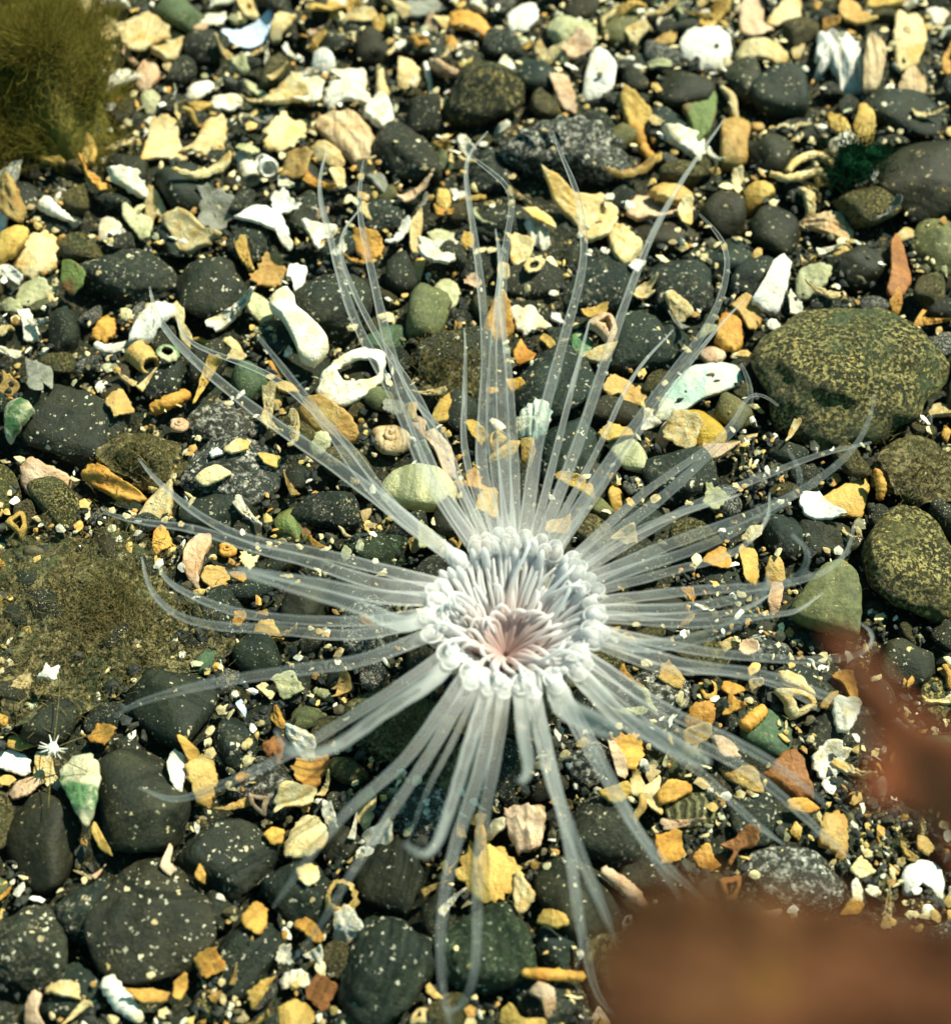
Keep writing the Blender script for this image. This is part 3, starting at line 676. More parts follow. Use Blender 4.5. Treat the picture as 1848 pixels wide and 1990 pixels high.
# ------------------------------------------------------------------ shells and pale pieces the picture shows one by one
# kind, outline or points (picture units), colour, options, label, short phrase
def O(x, y, rx, ry, a=0, n=9, wob=.12, s=0):
    rs = np.random.RandomState(int(x * 7 + y * 3 + s)); out = []
    for i in range(n):
        t = 2 * math.pi * i / n; k = 1 + rs.uniform(-wob, wob)
        u, v = rx * k * math.cos(t), ry * k * math.sin(t); c, s_ = math.cos(R(a)), math.sin(R(a))
        out.append((x + u * c - v * s_, y + u * s_ + v * c))
    return out
SH = [
 ('P', [(437, 66), (490, 50), (540, 24), (538, 60), (520, 86), (490, 99), (460, 90)], 'blue', dict(dome=-.3, thick=.07, jag=.005, rough=0), 'bluish white shell cup lying open near the top edge', 'bluish shell cup'),
 ('P', [(1130, 190), (1134, 150), (1146, 105), (1158, 92), (1180, 112), (1196, 145), (1190, 180), (1165, 196)], 'bright', dict(dome=.12, thick=.14, jag=.01), 'brilliant white tooth shaped shell plate', 'white tooth shaped shell'),
 ('P', [(1318, 90), (1340, 64), (1360, 70), (1380, 60), (1418, 78), (1424, 104), (1405, 132), (1330, 122)], 'bright', dict(dome=.15, thick=.16, jag=.01), 'heart shaped bright white plate near the top', 'heart shaped white plate'),
 ('P', [(1590, 60), (1612, 52), (1626, 100), (1640, 60), (1662, 75), (1676, 130), (1672, 166), (1640, 172), (1610, 130), (1586, 150), (1580, 110)], 'zebra', dict(dome=.5, thick=.16, rib=.06, ribn=14, ribdir=.2, jag=.05), 'white barnacle cluster with dark streaks near the upper right', 'streaked white barnacle'),
 ('P', [(1688, 62), (1716, 52), (1722, 110), (1712, 160), (1680, 174), (1674, 130)], 'ribbed', dict(dome=.3, thick=.12, rib=.035, ribn=16, ribdir=0, jag=.01), 'long ribbed tan shell beside the streaked white barnacle', 'long ribbed tan shell'),
 ('P', [(1735, 30), (1790, 25), (1800, 70), (1778, 130), (1740, 140), (1730, 80)], 'cream', dict(dome=.2, curl=.2), 'broad cream plate with a dark pit near the upper frame corner', 'broad cream plate'),
 ('P', [(1742, 178), (1770, 130), (1800, 150), (1806, 170), (1780, 195)], 'ribbed', dict(dome=.2, rib=.02), 'reddish tan ribbed chip above the black stone of the slab', None),
 ('P', [(1430, 20), (1470, 0), (1482, 10), (1478, 50), (1500, 64), (1470, 88), (1436, 76)], 'pink', dict(dome=.1, curl=.3), 'pink crooked shell piece at the top edge', 'pink crooked shell'),
 ('P', [(1490, 46), (1530, 0), (1562, 0), (1560, 40), (1530, 44), (1510, 58)], 'cream', dict(dome=.1, curl=.25), 'cream wedge touching the top edge beside the pink crooked shell', 'cream wedge at the top edge'),
 ('P', [(1428, 100), (1440, 82), (1500, 90), (1532, 100), (1526, 122), (1470, 116), (1430, 122)], 'cream', dict(dome=.25, curl=-.2), 'low cream plate with a hole mark right of the heart shaped plate', None),
 ('P', [(1620, 10), (1660, 0), (1690, 30), (1700, 60), (1660, 54), (1630, 40)], 'tan', dict(curl=.4), 'tan curled plate at the top edge above the streaked barnacle', None),
 ('P', [(1800, 20), (1848, 10), (1850, 50), (1822, 50)], 'white', dict(dome=.3), 'white lump in the upper right corner', None),
 ('P', [(1830, 120), (1850, 90), (1850, 150), (1836, 160)], 'orange', dict(curl=.3), 'orange chip at the upper right frame edge', None),
 ('P', [(1398, 232), (1420, 224), (1446, 230), (1456, 252), (1448, 282), (1450, 312), (1430, 326), (1398, 318), (1396, 280)], 'tan', dict(dome=.35, thick=.3, jag=.01, rough=.05), 'smooth peanut shaped tan shell beside a straight tentacle tip', 'peanut shaped tan shell'),
 ('P', [(1330, 214), (1380, 205), (1398, 180), (1400, 220), (1384, 262), (1358, 278), (1348, 240)], 'moss', dict(dome=.2, thick=.18, curl=.2), 'yellow-green angular chip left of the peanut shaped tan shell', 'yellow-green chip'),
 ('P', [(1056, 376), (1082, 372), (1130, 384), (1180, 378), (1212, 398), (1204, 436), (1178, 466), (1146, 462), (1128, 420), (1096, 408)], 'cream', dict(dome=-.1, thick=.13, curl=.45, rough=.04), 'large cream curved shell crossed by a tentacle tip', 'cream curved shell'),
 ('P', [(1212, 404), (1222, 386), (1262, 374), (1300, 404), (1345, 424), (1300, 430), (1226, 444), (1206, 436)], 'pink', dict(dome=.15, curl=.2), 'pink curved plate right of the cream curved shell', 'pink curved plate'),
 ('P', [(1262, 376), (1284, 356), (1330, 358), (1350, 370), (1344, 396), (1310, 402), (1280, 394)], 'tan', dict(dome=.35, thick=.25), 'ochre rounded lump on top of the pink curved plate', None),
 ('P', [(1318, 408), (1332, 386), (1350, 388), (1350, 432), (1330, 428)], 'cream', dict(dome=-.3), 'small cream cup at the end of the pink curved plate', None),
 ('K', [(1222, 238), (1238, 252), (1248, 286), (1268, 310)], 'orange', dict(r=(.05, .1, .1, .07)), 'orange finger shaped shell right of the ridged black oval stone', 'orange finger shell'),
 ('L', (1112, 62, 50, 40, 0), 'green', dict(power=9), 'pale hexagonal quartz pebble near the top edge', 'pale hexagonal pebble'),
 ('P', [(1066, 158), (1100, 150), (1124, 184), (1126, 204), (1092, 202)], 'pink', dict(dome=.2), 'pinkish white chip left of the white tooth shaped shell', None),
 ('P', [(1042, 80), (1030, 100), (1036, 112), (1082, 92), (1100, 118), (1070, 130), (1034, 116)], 'cream', dict(curl=.3), 'cream hooked piece above the flat dark oval stone', None),
 ('P', [(985, 30), (1040, 0), (1050, 40), (1020, 64), (990, 60)], 'bright', dict(dome=.2), 'bright white worn lump at the top edge left of the hexagonal pebble', None),
 ('P', [(870, 22), (900, 22), (935, 40), (958, 62), (948, 76), (910, 60), (872, 52)], 'orange', dict(dome=.3, thick=.2), 'orange tan bone-shaped chip near the top edge', 'orange tan bone-shaped chip'),
 ('P', [(772, 5), (850, 0), (868, 14), (830, 30), (790, 34)], 'grey', dict(dome=.1), 'pale flat plate touching the top edge above the dark stones', 'pale flat plate'),
 ('P', [(604, 130), (608, 110), (626, 102), (648, 118), (652, 132), (630, 144), (612, 140)], 'bright', dict(dome=.5, thick=.25), 'round white hollow nodule left of the bone white triangle', 'white nodule'),
 ('P', [(648, 134), (700, 126), (724, 128), (726, 160), (722, 196), (706, 182), (690, 156)], 'white', dict(dome=.1, thick=.14, curl=.2), 'bone white triangle shell with a drooping corner', 'bone white triangle'),
 ('P', [(624, 190), (640, 160), (680, 164), (706, 186), (724, 206), (700, 204), (668, 196), (640, 206)], 'white', dict(dome=.2, tooth=.1, jag=.06), 'frayed white shell under the bone white triangle', 'frayed white shell'),
 ('K', [(738, 130), (740, 160), (744, 186)], 'cream', dict(r=(.06, .07, .13)), 'small white club shaped piece right of the bone white triangle', None),
 ('P', [(770, 110), (790, 120), (816, 142), (810, 160), (790, 176), (766, 168), (768, 140)], 'cream', dict(dome=.25), 'cream blunt plate left of the golden crusted pyramid stone', None),
 ('K', [(826, 122), (834, 156), (838, 190)], 'white', dict(r=(.04, .05, .02)), 'thin white needle shell left of the golden crusted pyramid stone', None),
 ('P', [(604, 232), (640, 220), (688, 214), (720, 250), (748, 288), (724, 306), (690, 316), (650, 280)], 'ribbed', dict(dome=.25, thick=.16, rib=.03, ribn=14, ribdir=.6, jag=.03), 'square ribbed shell with an orange lower edge', 'square ribbed shell'),
 ('P', [(598, 280), (624, 276), (660, 300), (672, 320), (650, 326), (610, 308)], 'cream', dict(dome=.25), 'cream chip under the square ribbed shell', None),
 ('P', [(640, 330), (672, 326), (676, 350), (664, 366)], 'cream', dict(dome=.1), 'buff chip below the square ribbed shell', None),
 ('P', [(516, 262), (540, 240), (560, 220), (570, 236), (598, 228), (600, 260), (590, 280), (566, 306), (540, 296), (510, 290), (524, 276)], 'cream', dict(dome=.2, curl=.3, jag=.08), 'jagged cream star shell left of the square ribbed shell', 'jagged cream star shell'),
 ('P', [(272, 336), (282, 280), (292, 244), (320, 236), (344, 250), (346, 276), (360, 300), (340, 314), (306, 312)], 'cream', dict(dome=.2, curl=.35, thick=.1), 'big cream plate standing over the smooth pointed charcoal stone', 'big cream plate'),
 ('P', [(358, 306), (390, 290), (410, 248), (446, 234), (452, 264), (444, 296), (410, 312), (386, 302)], 'cream', dict(dome=.3, tooth=.08, curl=.2), 'saw edged cream shell right of the big cream plate', 'saw edged cream shell'),
 ('T', [(472, 300), (482, 330), (490, 350)], 'white', dict(r=.16), 'ribbed white tube shell with an open end', 'ribbed white tube shell'),
 ('T', [(505, 312), (516, 320), (522, 328)], 'bright', dict(r=.16), 'short white tube beside the ribbed white tube shell', None),
 ('P', [(456, 288), (462, 272), (490, 280), (504, 294), (490, 306), (466, 300)], 'green', dict(dome=.2, jag=.06), 'pale greenish crust above the ribbed white tube shell', None),
 ('P', [(165, 50), (200, 60), (216, 36), (260, 64), (256, 86), (230, 94), (190, 76)], 'cream', dict(curl=.3, jag=.06), 'ragged cream plate right of the algae tuft', 'ragged cream plate'),
 ('P', [(250, 52), (270, 36), (310, 36), (336, 50), (310, 60), (282, 52)], 'yellow', dict(curl=-.5, thick=.14), 'arched yellowish shell right of the ragged cream plate', None),
 ('P', [(356, 198), (362, 172), (400, 158), (424, 162), (406, 182), (380, 196)], 'white', dict(dome=.4), 'white pointed conch crumb below the bluish shell cup', 'white pointed conch crumb'),
 ('P', [(406, 202), (420, 186), (470, 184), (474, 204), (450, 216), (420, 214)], 'white', dict(dome=.2), 'white slab right of the white pointed conch crumb', None),
 ('P', [(470, 156), (490, 166), (534, 196), (530, 202), (500, 190), (480, 176)], 'green', dict(curl=.3), 'thin pale sliver right of the white pointed conch crumb', None),
 ('P', [(262, 150), (280, 110), (300, 112), (312, 150), (284, 180), (264, 176)], 'pink', dict(dome=.25, thick=.2), 'dull mauve pebble chip right of the algae tuft', None),
 ('P', O(296, 202, 24, 18), 'green', dict(dome=.4, thick=.2), 'pale round pebble below the dull mauve chip', None),
 ('P', [(160, 130), (186, 104), (214, 110), (196, 136), (172, 142)], 'orange', dict(dome=.3), 'orange brown chip on the edge of the algae tuft', None),
 ('P', [(188, 200), (196, 178), (240, 192), (230, 206), (200, 222)], 'orange', dict(dome=.3), 'ochre chip at the lower edge of the algae tuft', None),
 ('P', [(458, 420), (474, 408), (492, 392), (520, 404), (550, 420), (566, 458), (530, 452), (486, 436)], 'bright', dict(dome=.3, curl=.15, thick=.1), 'white triangular plate with a torn tip above the rocks', 'white triangular plate'),
 ('P', [(532, 446), (548, 448), (570, 466), (562, 478), (544, 468)], 'white', dict(dome=.1), 'torn white tip of shell under the white triangular plate', None),
 ('P', [(284, 440), (276, 410), (284, 364), (306, 388), (322, 418), (318, 432), (300, 424)], 'cream', dict(dome=.3, curl=.2), 'cream folded shell left of the dark blunt pebble', 'cream folded shell'),
 ('P', [(240, 426), (244, 402), (272, 416), (300, 430), (296, 470), (276, 472), (262, 450)], 'green', dict(dome=.1, curl=.3), 'dull greenish bowl chip beside the cream folded shell', None),
 ('P', [(186, 466), (192, 422), (210, 420), (236, 440), (228, 458), (200, 468)], 'white', dict(dome=.25), 'white block with a rusty crack left of the cream folded shell', 'white block with a crack'),
 ('K', [(84, 394), (104, 408), (142, 430)], 'white', dict(r=(.14, .09, .03)), 'white screw shaped shell at the left below the algae tuft', 'white screw shell'),
 ('P', [(26, 520), (40, 476), (80, 462), (98, 456), (120, 486), (110, 520), (60, 540)], 'cream', dict(dome=.25, thick=.18, tooth=.06, jag=.06), 'jagged cream shell lump near the frame edge', 'jagged cream lump'),
 ('P', [(-10, 440), (20, 430), (52, 448), (54, 476), (24, 508), (-10, 510)], 'yellow', dict(dome=.3, thick=.2), 'golden yellow lump cut by the left frame edge', 'golden yellow lump'),
 ('P', [(118, 506), (136, 510), (166, 532), (158, 556), (134, 566), (112, 550)], 'moss', dict(dome=.2), 'dark green chip right of the jagged cream lump', None),
 ('P', [(24, 600), (40, 560), (84, 546), (104, 570), (70, 596)], 'green', dict(dome=.25, curl=.2), 'greenish cream block below the jagged cream lump', None),
 ('P', [(0, 588), (20, 580), (46, 600), (42, 612), (10, 606)], 'green', dict(dome=.3), 'smooth pale bean at the left frame edge', None),
 ('P', [(44, 656), (46, 630), (36, 610), (60, 608), (74, 640), (70, 654)], 'white', dict(dome=.1, tooth=.1), 'toothed white flake at the left below the jagged cream lump', 'toothed white flake'),
 ('P', [(176, 660), (200, 620), (212, 612), (232, 634), (226, 656), (204, 668)], 'orange', dict(dome=.4, thick=.2, jag=.08), 'vivid orange knobbly lump above the white curved stick', 'vivid orange lump'),
 ('K', [(186, 670), (206, 680), (236, 674), (266, 662)], 'white', dict(r=(.07, .09, .07, .06)), 'white curved stick under the vivid orange lump', 'white curved stick'),
 ('T', [(292, 710), (276, 694), (262, 680)], 'tan', dict(r=.2), 'tan barnacle tube with two openings below the white curved stick', None),
 ('R', O(326, 686, 22, 24), 'stained', dict(hole=.5, dome=.4), 'round barnacle ring right of the tan barnacle tube', 'round barnacle ring'),
 ('P', [(330, 596), (346, 588), (362, 612), (358, 630), (374, 650), (366, 666), (350, 656), (346, 630)], 'cream', dict(dome=.2, tooth=.06), 'narrow cream shell along the leftmost long tentacle', 'narrow cream shell'),
 ('P', [(432, 660), (440, 645), (474, 680), (472, 698), (454, 684)], 'cream', dict(dome=.3), 'sharp cream chip under the leftmost long tentacle', None),
 ('P', [(0, 850), (0, 770), (22, 768), (50, 790), (64, 810), (40, 830), (14, 850)], 'stained', dict(dome=.5, thick=.3), 'mossy white lump at the left frame edge', 'mossy white lump'),
 ('P', [(204, 790), (216, 770), (240, 756), (252, 780), (264, 800), (240, 814), (226, 822), (216, 800)], 'tan', dict(dome=.15, curl=.3), 'tan three cornered plate above the silt coated rock', 'tan three cornered plate'),
 ('K', [(298, 796), (330, 780), (364, 766)], 'orange', dict(r=(.1, .1, .09)), 'brown stick fragment right of the tan three cornered plate', 'brown stick'),
 ('P', [(46, 690), (56, 760), (80, 790), (96, 784), (84, 740), (110, 780), (104, 720), (70, 700)], 'grey', dict(dome=.05, curl=.3, thick=.06), 'translucent grey flake with a curled rim at the left', None),
 ('C', (348, 834, 20), 'pink', dict(), 'small white coiled snail shell beside the patchy white crusted rock', 'small snail shell'),
 ('P', [(374, 926), (390, 914), (420, 904), (452, 918), (430, 934), (396, 944)], 'cream', dict(dome=.25, thick=.1, jag=.01), 'cream leaf shaped shell on the white spotted black rock', 'leaf shaped shell'),
 ('P', [(404, 880), (420, 868), (436, 884), (410, 892)], 'white', dict(dome=.2), 'small white triangle above the leaf shaped shell', None),
 ('P', [(434, 874), (466, 852), (488, 860), (482, 876), (450, 884)], 'cream', dict(dome=.1), 'cream flat flake above the white spotted black rock', None),
 ('P', [(500, 880), (524, 880), (548, 882), (540, 906), (516, 902)], 'yellow', dict(dome=.2), 'yellowish angular flake right of the white spotted black rock', None),
 ('P', [(34, 908), (60, 898), (90, 912), (136, 926), (120, 950), (96, 958), (68, 974), (36, 948)], 'pink', dict(dome=.2, thick=.16), 'peach coloured plate at the left above the silt patch', 'peach plate'),
 ('P', [(150, 920), (176, 904), (200, 914), (232, 940), (280, 966), (270, 976), (220, 970), (190, 950)], 'orange', dict(rib=.03, ribn=10, ribdir=1.2, dome=.2, tooth=.05), 'orange fan shell fragment below the silt coated rock', 'orange fan shell'),
 ('L', (565, 1022, 38, 42, 10), 'moss', dict(power=6), 'mossy green and red pebble left of the crown among the tentacles', 'mossy green pebble'),
 ('P', [(488, 546), (500, 536), (520, 504), (540, 516), (560, 530), (550, 552), (516, 556), (500, 556)], 'tan', dict(dome=-.3, tooth=.14, jag=.06), 'crown shaped tan shell with a toothed rim', 'crown shell'),
 ('P', [(560, 504), (576, 502), (598, 520), (592, 546), (582, 576), (572, 570), (566, 540), (556, 540)], 'bright', dict(dome=.15, thick=.14, curl=.2), 'white limb like shell attached beside the crown shell', None),
 ('P', [(520, 596), (530, 574), (554, 560), (572, 584), (574, 604), (602, 628), (638, 660), (632, 682), (602, 702), (580, 692), (570, 662), (546, 620)], 'white', dict(dome=.12, thick=.26, jag=.015), 'cream white bone shaped fragment with a flared end', 'bone fragment'),
 ('P', [(476, 590), (490, 570), (520, 584), (534, 606), (524, 622), (506, 628), (484, 612)], 'ivory', dict(dome=.3, thick=.2, jag=.01), 'pale green smooth bean left of the bone fragment', None),
 ('R', [(624, 772), (640, 730), (668, 708), (720, 684), (756, 664), (762, 700), (756, 752), (726, 784), (690, 800), (650, 800)], 'white', dict(hole=.46, dome=.3, thick=.1, centre=(704, 742), jag=.02, rough=.04, hole_pts=[(668, 740), (676, 726), (705, 718), (742, 714), (750, 742), (728, 758), (700, 764), (680, 760)]), 'broken white whelk shell with a dark stone in its opening', 'broken white whelk'),
 ('P', O(865, 574, 28, 32), 'green', dict(dome=.3, thick=.14), 'pale round translucent disc between upright tentacles', 'pale round disc'),
 ('P', [(806, 500), (830, 496), (822, 520), (814, 544), (802, 530)], 'cream', dict(dome=.2), 'cream chip above the pale round disc', None),
 ('P', [(796, 440), (820, 416), (822, 440), (808, 490), (796, 480)], 'cream', dict(curl=.4), 'cream folded wedge left of the dark pebbles near the middle top', None),
 ('P', [(828, 466), (850, 446), (886, 450), (870, 464), (846, 476)], 'green', dict(curl=.3, thick=.06), 'pale curved flake right of the cream folded wedge', None),
 ('P', [(982, 600), (996, 592), (1010, 604), (1030, 592), (1044, 618), (1074, 634), (1040, 640), (1018, 650), (996, 636)], 'white', dict(dome=.2, jag=.05), 'cream star shaped fragment right of the central tentacles', 'cream star fragment'),
 ('P', [(994, 690), (1010, 660), (1022, 680), (1040, 700), (1030, 724), (1004, 722)], 'orange', dict(curl=.4), 'orange hooked shell below the cream star fragment', 'orange hooked shell'),
 ('P', [(980, 732), (1012, 736), (1020, 756), (992, 762)], 'orange', dict(curl=.3), 'small amber flake below the orange hooked shell', None),
 ('P', [(1002, 810), (1020, 794), (1040, 784), (1060, 790), (1072, 810), (1062, 840), (1036, 850), (1006, 840)], 'teal', dict(dome=.35, rib=.03, ribn=18, tooth=.08), 'greenish white frilled fan between the upright tentacles', 'frilled fan'),
 ('P', [(1010, 850), (1036, 856), (1040, 880), (1030, 904), (1012, 890)], 'tan', dict(dome=.3), 'tan knob below the frilled fan', None),
 ('P', [(1108, 650), (1124, 640), (1150, 664), (1144, 690), (1122, 700), (1108, 684)], 'stained', dict(dome=.2, tooth=.06), 'white crusted chip beside the bent tentacle', None),
 ('P', [(1268, 812), (1280, 780), (1296, 752), (1340, 716), (1400, 700), (1438, 700), (1446, 736), (1400, 764), (1360, 776), (1310, 814)], 'teal', dict(dome=.2, curl=.15, thick=.1, jag=.01), 'turquoise and white shell shard above the mustard pebble', 'turquoise white shard'),
 ('L', (1366, 838, 44, 48, 10), 'mustard', dict(power=6), 'mustard yellow translucent pebble beside the big olive boulder', 'mustard pebble'),
 ('P', O(1385, 690, 26, 20), 'pink', dict(dome=.5, thick=.25), 'pinkish white nodule above the turquoise white shard', None),
 ('P', [(1386, 668), (1398, 620), (1424, 600), (1440, 640), (1448, 660), (1432, 690), (1404, 680)], 'orange', dict(dome=.3, thick=.25, jag=.06), 'knobbly tan orange piece left of the big olive boulder', 'knobbly tan piece'),
 ('P', [(1418, 600), (1450, 570), (1490, 606), (1470, 640), (1452, 650), (1440, 616)], 'tan', dict(curl=.3), 'brown flake above the knobbly tan piece', None),
 ('L', (1226, 884, 34, 44, 20), 'green', dict(power=6), 'pale green mottled pebble behind the right upper tentacles', 'pale green pebble'),
 ('P', [(1168, 766), (1186, 738), (1220, 742), (1260, 764), (1250, 790), (1212, 790), (1206, 770), (1180, 780)], 'tan', dict(dome=.2, curl=.3, hole=0), 'ragged buff shell left of the turquoise white shard', 'ragged buff shell'),
 ('P', [(1158, 840), (1180, 816), (1220, 822), (1236, 840), (1200, 850), (1168, 868)], 'yellow', dict(curl=.3, jag=.06), 'ochre curled flake below the ragged buff shell', None),
 ('P', [(1290, 830), (1310, 812), (1312, 850), (1296, 868), (1276, 850)], 'pink', dict(dome=.4), 'pink chip left of the mustard pebble', None),
 ('P', [(1466, 588), (1492, 550), (1510, 514), (1532, 502), (1546, 514), (1538, 548), (1530, 594), (1502, 602)], 'bright', dict(dome=.15, thick=.14, jag=.03), 'bright white shard leaning on the big olive boulder', 'bright white shard'),
 ('P', [(1542, 540), (1552, 518), (1596, 516), (1612, 526), (1600, 556), (1560, 578), (1544, 570)], 'green', dict(dome=.2, thick=.18), 'pale buff flat chip right of the bright white shard', 'pale buff chip'),
 ('P', [(1550, 430), (1600, 416), (1640, 420), (1668, 444), (1660, 468), (1610, 456)], 'ribbed', dict(dome=.35, rib=.03, ribn=20, ribdir=1.3, jag=.01), 'olive ribbed leaf shell above the big olive boulder', 'ribbed leaf shell'),
 ('L', (1638, 486, 24, 20, 0), 'tan', dict(power=5), 'small ribbed tan knob under the ribbed leaf shell', None),
 ('K', [(1532, 332), (1550, 312), (1590, 302), (1630, 330)], 'cream', dict(r=(.05, .07, .07, .05)), 'arched cream tusk left of the green weed', 'arched cream tusk'),
 ('K', [(1498, 338), (1530, 346), (1594, 334)], 'cream', dict(r=(.05, .07, .07)), 'straight cream tusk below the arched one', None),
 ('P', [(1440, 372), (1462, 356), (1496, 370), (1500, 384), (1474, 400), (1448, 410)], 'yellow', dict(dome=.5, thick=.3), 'yellow knob with a green underside right of the brown round stone', None),
 ('P', [(1420, 340), (1440, 336), (1446, 360), (1432, 376), (1420, 360)], 'cream', dict(curl=.4), 'cream splinter above the yellow knob', None),
 ('P', [(1656, 250), (1670, 210), (1692, 220), (1700, 260), (1690, 290), (1670, 290)], 'yellow', dict(dome=.2, thick=.2, curl=.2), 'upright yellow splinter left of the black stone of the slab', 'upright yellow splinter'),
 ('P', [(1606, 210), (1622, 206), (1650, 260), (1640, 276), (1610, 250)], 'yellow', dict(dome=.3), 'ochre slanting splinter left of the upright yellow splinter', None),
 ('P', [(1608, 280), (1650, 264), (1676, 282), (1660, 310), (1630, 304)], 'white', dict(dome=.3), 'white smooth chip above the green weed', None),
 ('P', [(1720, 490), (1740, 470), (1756, 500), (1772, 540), (1750, 586), (1716, 580), (1726, 530)], 'rust', dict(curl=.3, dome=.2), 'amber brown plate standing above the big olive boulder', 'amber brown plate'),
 ('P', [(1728, 590), (1746, 562), (1756, 590), (1752, 606), (1738, 604)], 'orange', dict(dome=.2), 'orange tooth at the upper edge of the big olive boulder', None),
 ('P', [(1772, 640), (1800, 596), (1812, 620), (1796, 640)], 'orange', dict(dome=.2), 'orange chip on the right shoulder of the big olive boulder', None),
 ('P', [(738, 964), (744, 934), (770, 918), (812, 914), (860, 922), (890, 950), (886, 980), (830, 992), (780, 984)], 'ivory', dict(dome=.45, thick=.3, jag=.005, rough=.02), 'smooth pale yellow half moon pebble under the upper tentacles', 'pale half moon pebble'),
 ('P', [(800, 820), (816, 800), (860, 850), (886, 880), (892, 930), (870, 930), (850, 880)], 'pink', dict(dome=.2), 'pinkish plate behind the upper tentacle bundle', None),
 ('C', (758, 872, 44), 'ribbed', dict(), 'pearly coiled shell above the pale half moon pebble', 'pearly coiled shell'),
 ('P', [(576, 800), (590, 772), (620, 780), (680, 820), (700, 850), (680, 860), (640, 850), (600, 830)], 'tan', dict(dome=.3, thick=.2), 'long tan lump between two upper left tentacles', 'long tan lump'),
 ('R', O(530, 776, 18, 20), 'cream', dict(hole=.4, dome=.4, thick=.2), 'small cream ring nodule left of the long tan lump', None),
 ('P', [(530, 748), (560, 740), (582, 756), (560, 768), (540, 764)], 'yellow', dict(dome=.4, thick=.2), 'yellow rounded chip above the small cream ring nodule', None),
 ('P', O(620, 862, 24, 20), 'green', dict(dome=.4, thick=.2), 'pale green worn chip below the long tan lump', None),
 ('P', [(520, 706), (536, 696), (560, 720), (544, 740), (530, 730)], 'orange', dict(curl=.3), 'orange scrap under the blurred upper left tentacle', None),
 ('R', [(1016, 520), (1022, 504), (1050, 496), (1060, 510), (1044, 528), (1024, 532)], 'cream', dict(hole=.45, dome=-.3), 'white open ring shell right of the central tentacles', 'white ring shell'),
 ('P', [(1018, 440), (1040, 426), (1062, 440), (1072, 470), (1056, 480), (1030, 470)], 'white', dict(dome=.4, rib=.04, ribn=10), 'white coiled looking fragment above the white ring shell', 'white coiled fragment'),
 ('P', [(1014, 412), (1040, 406), (1080, 420), (1084, 436), (1040, 434)], 'cream', dict(dome=.2), 'cream bar above the white coiled fragment', None),
 ('P', [(1216, 530), (1230, 500), (1256, 506), (1244, 520), (1236, 538)], 'bright', dict(curl=.4), 'bright white bent chip beside the long straight tentacle', None),
 ('P', [(850, 372), (872, 372), (878, 396), (860, 410), (846, 396)], 'yellow', dict(dome=.4, thick=.2), 'yellow cube like chip left of a thin tentacle tip', None),
 ('P', [(680, 470), (690, 454), (720, 456), (748, 470), (740, 500), (706, 500)], 'orange', dict(curl=.3, jag=.06), 'orange crumpled shell behind the blurred upright tentacle', 'orange crumpled shell'),
 # lower half
 ('P', [(115, 1476), (140, 1452), (176, 1444), (196, 1474), (204, 1510), (196, 1560), (182, 1610), (164, 1590), (140, 1548), (120, 1510)], 'stained', dict(dome=.3, thick=.1, curl=.15, rough=.06), 'green white leaf shell standing at the lower left', 'green white leaf shell'),
 ('P', [(-8, 1462), (20, 1456), (58, 1470), (60, 1500), (44, 1508), (-8, 1490)], 'bright', dict(dome=.15, thick=.14), 'flat white plate at the left frame edge beside the leaf shell', 'flat white plate'),
 ('P', [(10, 1540), (30, 1514), (70, 1508), (88, 1522), (60, 1548), (26, 1554)], 'pink', dict(dome=.3), 'greyish pink flat pebble below the flat white plate', None),
 ('P', [(12, 1450), (20, 1426), (76, 1424), (80, 1444), (40, 1460)], 'yellow', dict(dome=.3), 'yellow brown plate above the flat white plate', None),
 ('P', [(-6, 1380), (10, 1376), (20, 1390), (10, 1412), (-6, 1408)], 'orange', dict(dome=.4, thick=.2), 'orange nugget at the left frame edge', None),
 ('P', [(326, 1490), (336, 1450), (356, 1464), (362, 1500), (352, 1540), (336, 1528)], 'white', dict(dome=.25, thick=.1), 'white bean shaped shell below the dark smooth slab', 'white bean shaped shell'),
 ('P', [(342, 1428), (360, 1434), (388, 1458), (382, 1476), (366, 1478), (354, 1454)], 'orange', dict(dome=.2), 'orange wedge above the white bean shaped shell', None),
 ('P', [(364, 1490), (396, 1470), (420, 1480), (424, 1520), (406, 1560), (384, 1560), (372, 1520)], 'tan', dict(dome=.3, jag=.06), 'pale tan lumpy shell right of the white bean shaped shell', None),
 ('P', [(176, 1616), (186, 1600), (210, 1644), (214, 1660), (192, 1650)], 'yellow', dict(dome=.3), 'yellow white chip wedged under the leaf shell', None),
 ('P', [(310, 1690), (330, 1640), (336, 1650), (330, 1680), (346, 1694), (330, 1706)], 'pink', dict(curl=.3), 'pinkish branching crumb between the dark lower left stones', None),
 ('P', [(378, 1706), (390, 1678), (402, 1700), (398, 1720)], 'orange', dict(dome=.2), 'small orange tooth on the wide dark stone', None),
 ('P', [(570, 1500), (584, 1474), (612, 1460), (646, 1450), (644, 1484), (626, 1520), (606, 1548), (590, 1530)], 'orange', dict(curl=.4, dome=.2, jag=.06), 'orange barnacle scrap with a cup above the tan cracked plate', 'orange barnacle scrap'),
 ('P', [(550, 1660), (566, 1610), (590, 1580), (612, 1584), (640, 1620), (636, 1650), (610, 1676), (560, 1676)], 'cream', dict(dome=.2, thick=.18, jag=.04), 'tan cracked plate crossed by a long lower left tentacle', 'tan cracked plate'),
 ('P', [(576, 1690), (600, 1676), (620, 1680), (624, 1710), (600, 1724), (584, 1710)], 'cream', dict(dome=.3, curl=.2), 'pale chip with a brown crease below the tan cracked plate', None),
 ('P', [(512, 1620), (530, 1604), (556, 1612), (550, 1640), (530, 1644)], 'orange', dict(dome=.3), 'dull orange chip left of the tan cracked plate', None),
